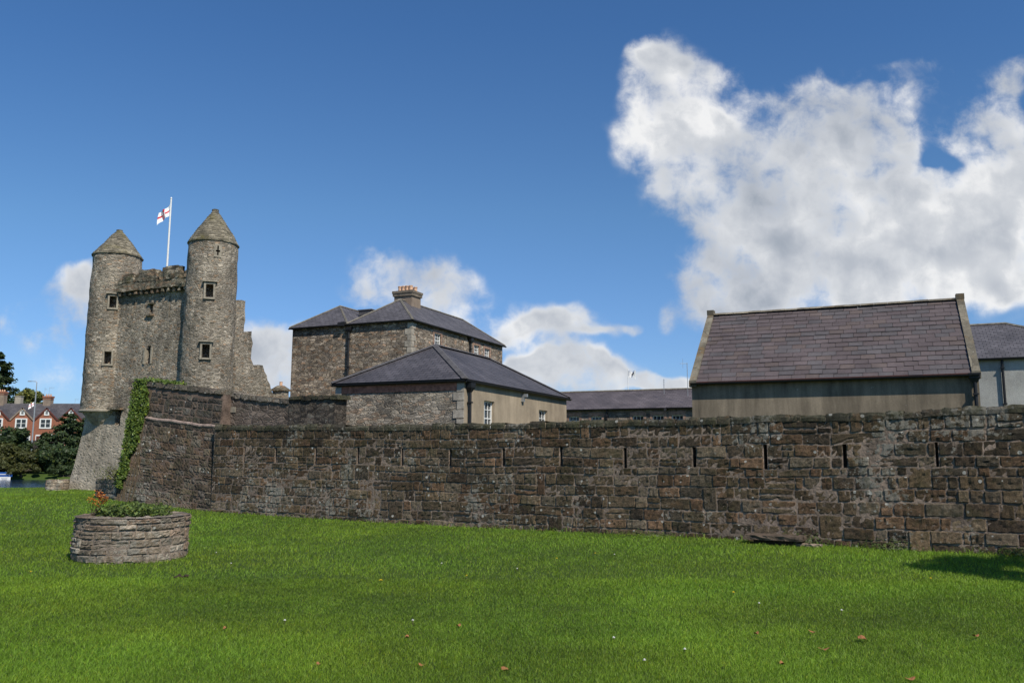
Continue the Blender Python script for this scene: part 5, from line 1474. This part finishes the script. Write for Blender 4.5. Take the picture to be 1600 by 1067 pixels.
# ------------------------------------------------------------------ planting in the big planter
pl = thing('planter_shrub', 'low green leafy plants filling the large stone planter', 'plant', Vector((PC.x+.05, PC.y, HP)))
r = np.random.RandomState(12); n = 1700
a = r.uniform(0, 2*math.pi, n); q = np.sqrt(r.uniform(0, 1, n))*.70
X_ = PC.x + np.cos(a)*q + .0; Y_ = PC.y + np.sin(a)*q
hgt = np.array([.10 + .16*(.5+.5*noise.noise(Vector((x*2.6, y*2.6, 0))))*(1 if x > PC.x-.55 else .5)*(1-((x-PC.x)/.95)**2) for x, y in zip(X_, Y_)])
Z_ = HP - .02 + hgt*r.uniform(.1, 1.25, n)
leaves('foliage', np.stack([X_, Y_, Z_], 1), np.tile([0,-.25,.9], (n,1)), .085, (.6, 2.6), M['foliage'], pl, 12, .5)
fp = thing('flowering_plant', 'spindly orange flowering plant rising from the left of the large planter', 'flower', Vector((PC.x-.62, PC.y-.35, HP)))
g = G(); fg = G(); rr = random.Random(6); base = Vector((PC.x-.60, PC.y-.40, HP))
for k in range(16):
    tip = base + Vector((rr.uniform(-.10, .24), rr.uniform(-.1, .1), rr.uniform(.14, .46))); g.tube([base+Vector((rr.uniform(-.06,.06),0,0)), base.lerp(tip, .6)+Vector((rr.uniform(-.03,.03),0,0)), tip], [.006,.004,.003], 5)
    for _ in range(9):
        c = tip + Vector((rr.gauss(0,.025), rr.gauss(0,.025), rr.gauss(0,.03)))
        for m_i in range(4):
            an = m_i*math.pi/2+rr.random(); e = Vector((math.cos(an), math.sin(an), rr.uniform(.1,.6)))*rr.uniform(.018,.034); s = Vector((-e.y, e.x, 0))*.5
            fg.add([c, c+e*.6+s, c+e*1.2, c+e*.6-s], [(0,1,2,3)])
mesh_obj('stems', g, M['stem'], fp); mesh_obj('blossom', fg, M['orange'], fp)

# ------------------------------------------------------------------ slab and small litter on the lawn
P = on_plane(1212, 848, W0 + WN*.5, WN); P.z = 0
SLAB = (P.x, P.y)
M['slabm'] = plain('slab_stone', (.115,.085,.062), .9, .5, 6, .03)
o = thing('stone_slab', 'flat dark stone slab lying in the grass against the wall foot', 'slab', P)
def rough_slab(c, lx, ly, lz, ax, ay, seed):
    g = G(); nx_, ny_ = 10, 5; rr = random.Random(seed); top = []
    for k, z in enumerate((0, lz*.5, lz)):
        for j in range(ny_+1):
            for i in range(nx_+1):
                e = Vector((rr.uniform(-.02,.02), rr.uniform(-.02,.02), rr.uniform(-.006,.006)))
                q = c + ax*(lx*(i/nx_-.5)) + ay*(ly*(j/ny_-.5)) + UPV*z + e; g.v.append(q); g.c.append(None)
    W_ = nx_+1; Nn = W_*(ny_+1)
    for j in range(ny_):
        for i in range(nx_): g.f.append((2*Nn+j*W_+i, 2*Nn+j*W_+i+1, 2*Nn+(j+1)*W_+i+1, 2*Nn+(j+1)*W_+i)); g.uv.append(None)
    for k in range(2):
        for i in range(nx_):
            for j in (0, ny_):
                a = k*Nn+j*W_+i; f = (a, a+1, a+Nn+1, a+Nn); g.f.append(f if j == 0 else f[::-1]); g.uv.append(None)
        for j in range(ny_):
            for i in (0, nx_):
                a = k*Nn+j*W_+i; f = (a, a+W_, a+Nn+W_, a+Nn); g.f.append(f if i else f[::-1]); g.uv.append(None)
    return g
mesh_obj('slab_top', rough_slab(P+UPV*.12, 1.3, .62, .10, WD, WN, 4), M['slabm'], o)
mesh_obj('slab_base', rough_slab(P+UPV*-.03+WN*-.08, .95, .42, .15, WD, WN, 5), M['soil'], o)
P3 = P + WD*.72 - UPV*0 + WN*.02; o = mesh_obj('edging_stone', rough_slab(P3, .6, .22, .06, WD, WN, 6), M['stack']); tag(o, 'pale narrow edging stone in the grass right of the flat slab', 'stone')

def leaf_mesh(seed, s):
    rr = random.Random(seed); g = G(); n = 9; pts = []
    for k in range(n):
        a = 2*math.pi*k/n; rad = s*(.65+.35*abs(math.cos(a*1.0)))*rr.uniform(.8, 1.1); pts.append(Vector((math.cos(a)*rad, math.sin(a)*rad*.7, .012*math.cos(2*a)+.01+rr.uniform(0, .012))))
    g.add([Vector((0,0,.005))]+pts, [(0, 1+k, 1+(k+1) % n) for k in range(n)]); return g
DL = [(1287,1015,'lone rusty leaf left of the big brown leaf patch, low right',1.0),(1347,998,'largest rusty leaf in the patch at lower right',1.5),(1270,988,'thin rusty leaf just above the lone leaf at lower right',.8),
      (1182,990,'reddish leaf left of the rusty leaf patch',.8),(790,1047,'brown leaf near the bottom middle of the lawn',1.2),(1423,1062,'pale brown leaf at the bottom edge on the right',.9),
      (1222,1038,'dark curled leaf below the lone rusty leaf',.8),(500,1038,'brown leaf low on the lawn left of the middle one',.7),(716,978,'pinkish leaf on the lawn under the middle of the wall',.7),
      (352,982,'faint brown leaf in the shaded grass at lower left',.7),(1525,994,'dull brown leaf near the right edge of the lawn',.8),(636,996,'small dark leaf left of the pinkish leaf',.7),(660,1040,'greyish brown leaf between the two bottom brown leaves',.7)]
for i, (x, y, lb, s) in enumerate(DL):
    P = on_ground(x, y, .04); g = leaf_mesh(i, .058*s)
    rz = Matrix.Rotation(i*1.3, 3, 'Z'); g.v = [rz @ v + P for v in g.v]
    tag(mesh_obj('fallen_leaf', g, M['leaf_br']), lb, 'leaf', 'fallen leaves on the lawn')
g = G()
P = on_ground(281, 902, .0); rr = random.Random(2)
for k in range(9): ell(g, P + Vector((rr.uniform(-.12,.12), rr.uniform(-.07,.07), rr.uniform(.0,.03))), rr.uniform(.02,.05), rr.uniform(.02,.04), rr.uniform(.015,.03))
tag(mesh_obj('soil_clod', g, M['soil']), 'dark clod of turned soil right of the large planter', 'soil')
def flower(x, y, m, nm, lb, s, cat, grp):
    P = on_ground(x, y, .06); g = G(); n = 12
    o = thing(nm, lb, cat, Vector((P.x, P.y, 0)), grp)
    for ring_, (rr_, zz) in enumerate(((s, .0), (s*.65, .008))):
        for k in range(n):
            a = 2*math.pi*k/n + ring_*.2; d = Vector((math.cos(a), math.sin(a), 0)); q = Vector((-d.y, d.x, 0))
            c = P + UPV*zz; g.add([c, c+d*rr_*.7+q*rr_*.18+UPV*.006, c+d*rr_+UPV*.002, c+d*rr_*.7-q*rr_*.18+UPV*.006], [(0,1,2,3)])
    mesh_obj('petals', g, m, o); mesh_obj('stem', G().tube([(P.x, P.y, -.01), P], .004, 5), M['foliage'] if False else M['stem'], o)
    if nm == 'daisy': q = G(); ell(q, P+UPV*.006, s*.3, s*.3, s*.15); mesh_obj('flower_centre', q, M['yellow'], o)
for (x, y, lb) in ((595,906,'brightest yellow dandelion on the lawn below the middle wall'),(729,899,'smaller yellow dandelion right of the brightest one'),(48,893,'yellow dandelion left of the large planter'),(1454,903,'tiny yellow dandelion below the shadow at right'),(1146,925,'tiny yellow flower right of the lawn middle'),(870,872,'faint yellow flower near the wall foot'),(930,864,'faint yellow flower nearest the wall')):
    flower(x, y, M['yellow'], 'dandelion', lb, .035 if x == 595 else .022, 'flower', 'yellow flowers in the grass')
DS = [(1186,942,'brightest white daisy, right of the lawn middle'),(1315,953,'white daisy a little right of and below the brightest one'),(1070,1014,'white daisy left of the rusty leaves near the bottom'),
      (1007,1031,'lowest white daisy on the lawn'),(960,866,'white daisy right by the wall foot, middle right'),(445,969,'white daisy low on the left part of the lawn'),
      (645,969,'white daisy under the brightest dandelion'),(690,880,'white daisy above the smaller dandelion'),(361,880,'white daisy right of the large planter, lower of two'),
      (959,996,'white daisy straight above the lowest one'),(338,863,'white daisy right of the large planter, upper of two'),(808,888,'white daisy near the exact middle of the lawn')]
for (x, y, lb) in DS: flower(x, y, M['flagw'], 'daisy', lb, .018, 'flower', 'white daisies in the grass')

# ------------------------------------------------------------------ grass
r = np.random.RandomState(21)
def vnoise(x, y, s, seed):
    rs = np.random.RandomState(seed).rand(64, 64); x = x*s; y = y*s
    xi = np.floor(x).astype(int); yi = np.floor(y).astype(int); fx = x-xi; fy = y-yi; fx = fx*fx*(3-2*fx); fy = fy*fy*(3-2*fy)
    g_ = lambda a, b: rs[a % 64, b % 64]
    return (g_(xi,yi)*(1-fx)+g_(xi+1,yi)*fx)*(1-fy)+(g_(xi,yi+1)*(1-fx)+g_(xi+1,yi+1)*fx)*fy
NBL = 950000
dmin, dmax = 6.2, 47.0
d = dmin*(dmax/dmin)**r.uniform(0, 1, NBL)          # density falls with distance squared
d = np.where(r.uniform(0,1,NBL) < .3, dmin*(14/dmin)**r.uniform(0,1,NBL), d)
x = r.uniform(-.70, .72, NBL)*d; y = d
wl_y = W0.y + (x-W0.x)*(WD.y/WD.x)
ok = ((x > W0.x) & (y < wl_y+.03)) | ((x <= W0.x) & (((x-BR.x)*bn.x + (y-BR.y)*bn.y > .0) | ((x-BR.x)*bd.x+(y-BR.y)*bd.y > BLEN)))
sx_, sy_ = SLAB; uu_ = (x-sx_)*WD.x+(y-sy_)*WD.y; vv_ = (x-sx_)*WN.x+(y-sy_)*WN.y
ok &= ~((abs(uu_) < .62) & (abs(vv_) < .36))
ok &= (x-PC.x)**2+(y-PC.y)**2 > RP**2
ok &= ~((y > 45.5) & (x < -22))
x, y, d = x[ok], y[ok], d[ok]; n = len(x)
z = np.array([ground_z(a, b) for a, b in zip(x, y)], np.float32)
patch = vnoise(x, y, .45, 1)*.5 + vnoise(x, y, 1.5, 2)*.3 + vnoise(x, y, 4, 3)*.2
sc_d = np.clip(d/9, .8, 3.2)
hgt = r.uniform(.018, .044, n)*(.75+.6*patch)*np.clip(d/12, .95, 1.5); tall = r.uniform(0, 1, n) < .01; hgt[tall] *= 1.5
near_w = (x > W0.x) & (wl_y[ok]-y < .16) & (r.uniform(0, 1, n) < .5); hgt = np.where(near_w, hgt*r.uniform(1.3, 3.0, n), hgt)
wid = r.uniform(.003, .0052, n)*sc_d
az = r.uniform(0, 2*np.pi, n); lean = r.uniform(.25, 1.7, n)*hgt
ld = r.normal(0, 1, (n, 2))*1.0 + np.array([.35, .1]); ld /= np.linalg.norm(ld, axis=1)[:, None]
sx, sy = np.cos(az)*wid/2, np.sin(az)*wid/2
V = np.zeros((n, 5, 3), np.float32)
V[:, 0] = np.stack([x-sx, y-sy, z-.01], 1); V[:, 1] = np.stack([x+sx, y+sy, z-.01], 1)
mx_, my_ = x+ld[:, 0]*lean*.35, y+ld[:, 1]*lean*.35
V[:, 2] = np.stack([mx_+sx*.8, my_+sy*.8, z+hgt*.6], 1); V[:, 3] = np.stack([mx_-sx*.8, my_-sy*.8, z+hgt*.6], 1)
V[:, 4] = np.stack([x+ld[:, 0]*lean, y+ld[:, 1]*lean, z+hgt], 1)
me = bpy.data.meshes.new('grass'); me.vertices.add(5*n); me.vertices.foreach_set('co', V.ravel())
b0 = np.arange(n, dtype=np.int32)[:, None]*5
loops = np.concatenate([b0+np.array([0,1,2,3]), b0+np.array([3,2,4])], 1).astype(np.int32).ravel()
me.loops.add(7*n); me.loops.foreach_set('vertex_index', loops)
ls = (np.arange(n, dtype=np.int32)[:, None]*7 + np.array([0, 4])).astype(np.int32).ravel()
me.polygons.add(2*n); me.polygons.foreach_set('loop_start', ls); me.polygons.foreach_set('loop_total', np.tile([4, 3], n).astype(np.int32))
k = r.uniform(.6, 1.35, n)*(.60+.95*patch); yel = np.clip(vnoise(x, y, .7, 7)*1.2-.2, 0, 1)*.32 + (r.uniform(0, 1, n) < .05)*1.1
C = np.stack([k*(1+.55*yel), k*(1+.12*yel), k*(1-.1*yel), np.ones(n)], 1)
ca = me.color_attributes.new('Col', 'FLOAT_COLOR', 'POINT'); ca.data.foreach_set('color', np.repeat(C, 5, 0).astype(np.float32).ravel())
me.update()
m_ = leafmat('grass_blade', (.165,.278,.026), trans=.38, rough=.5); me.materials.append(m_)
o = bpy.data.objects.new('grass', me); sc.collection.objects.link(o); tag(o, 'mown bright green lawn grass spreading up to the foot of the wall', 'grass', None, 'stuff')
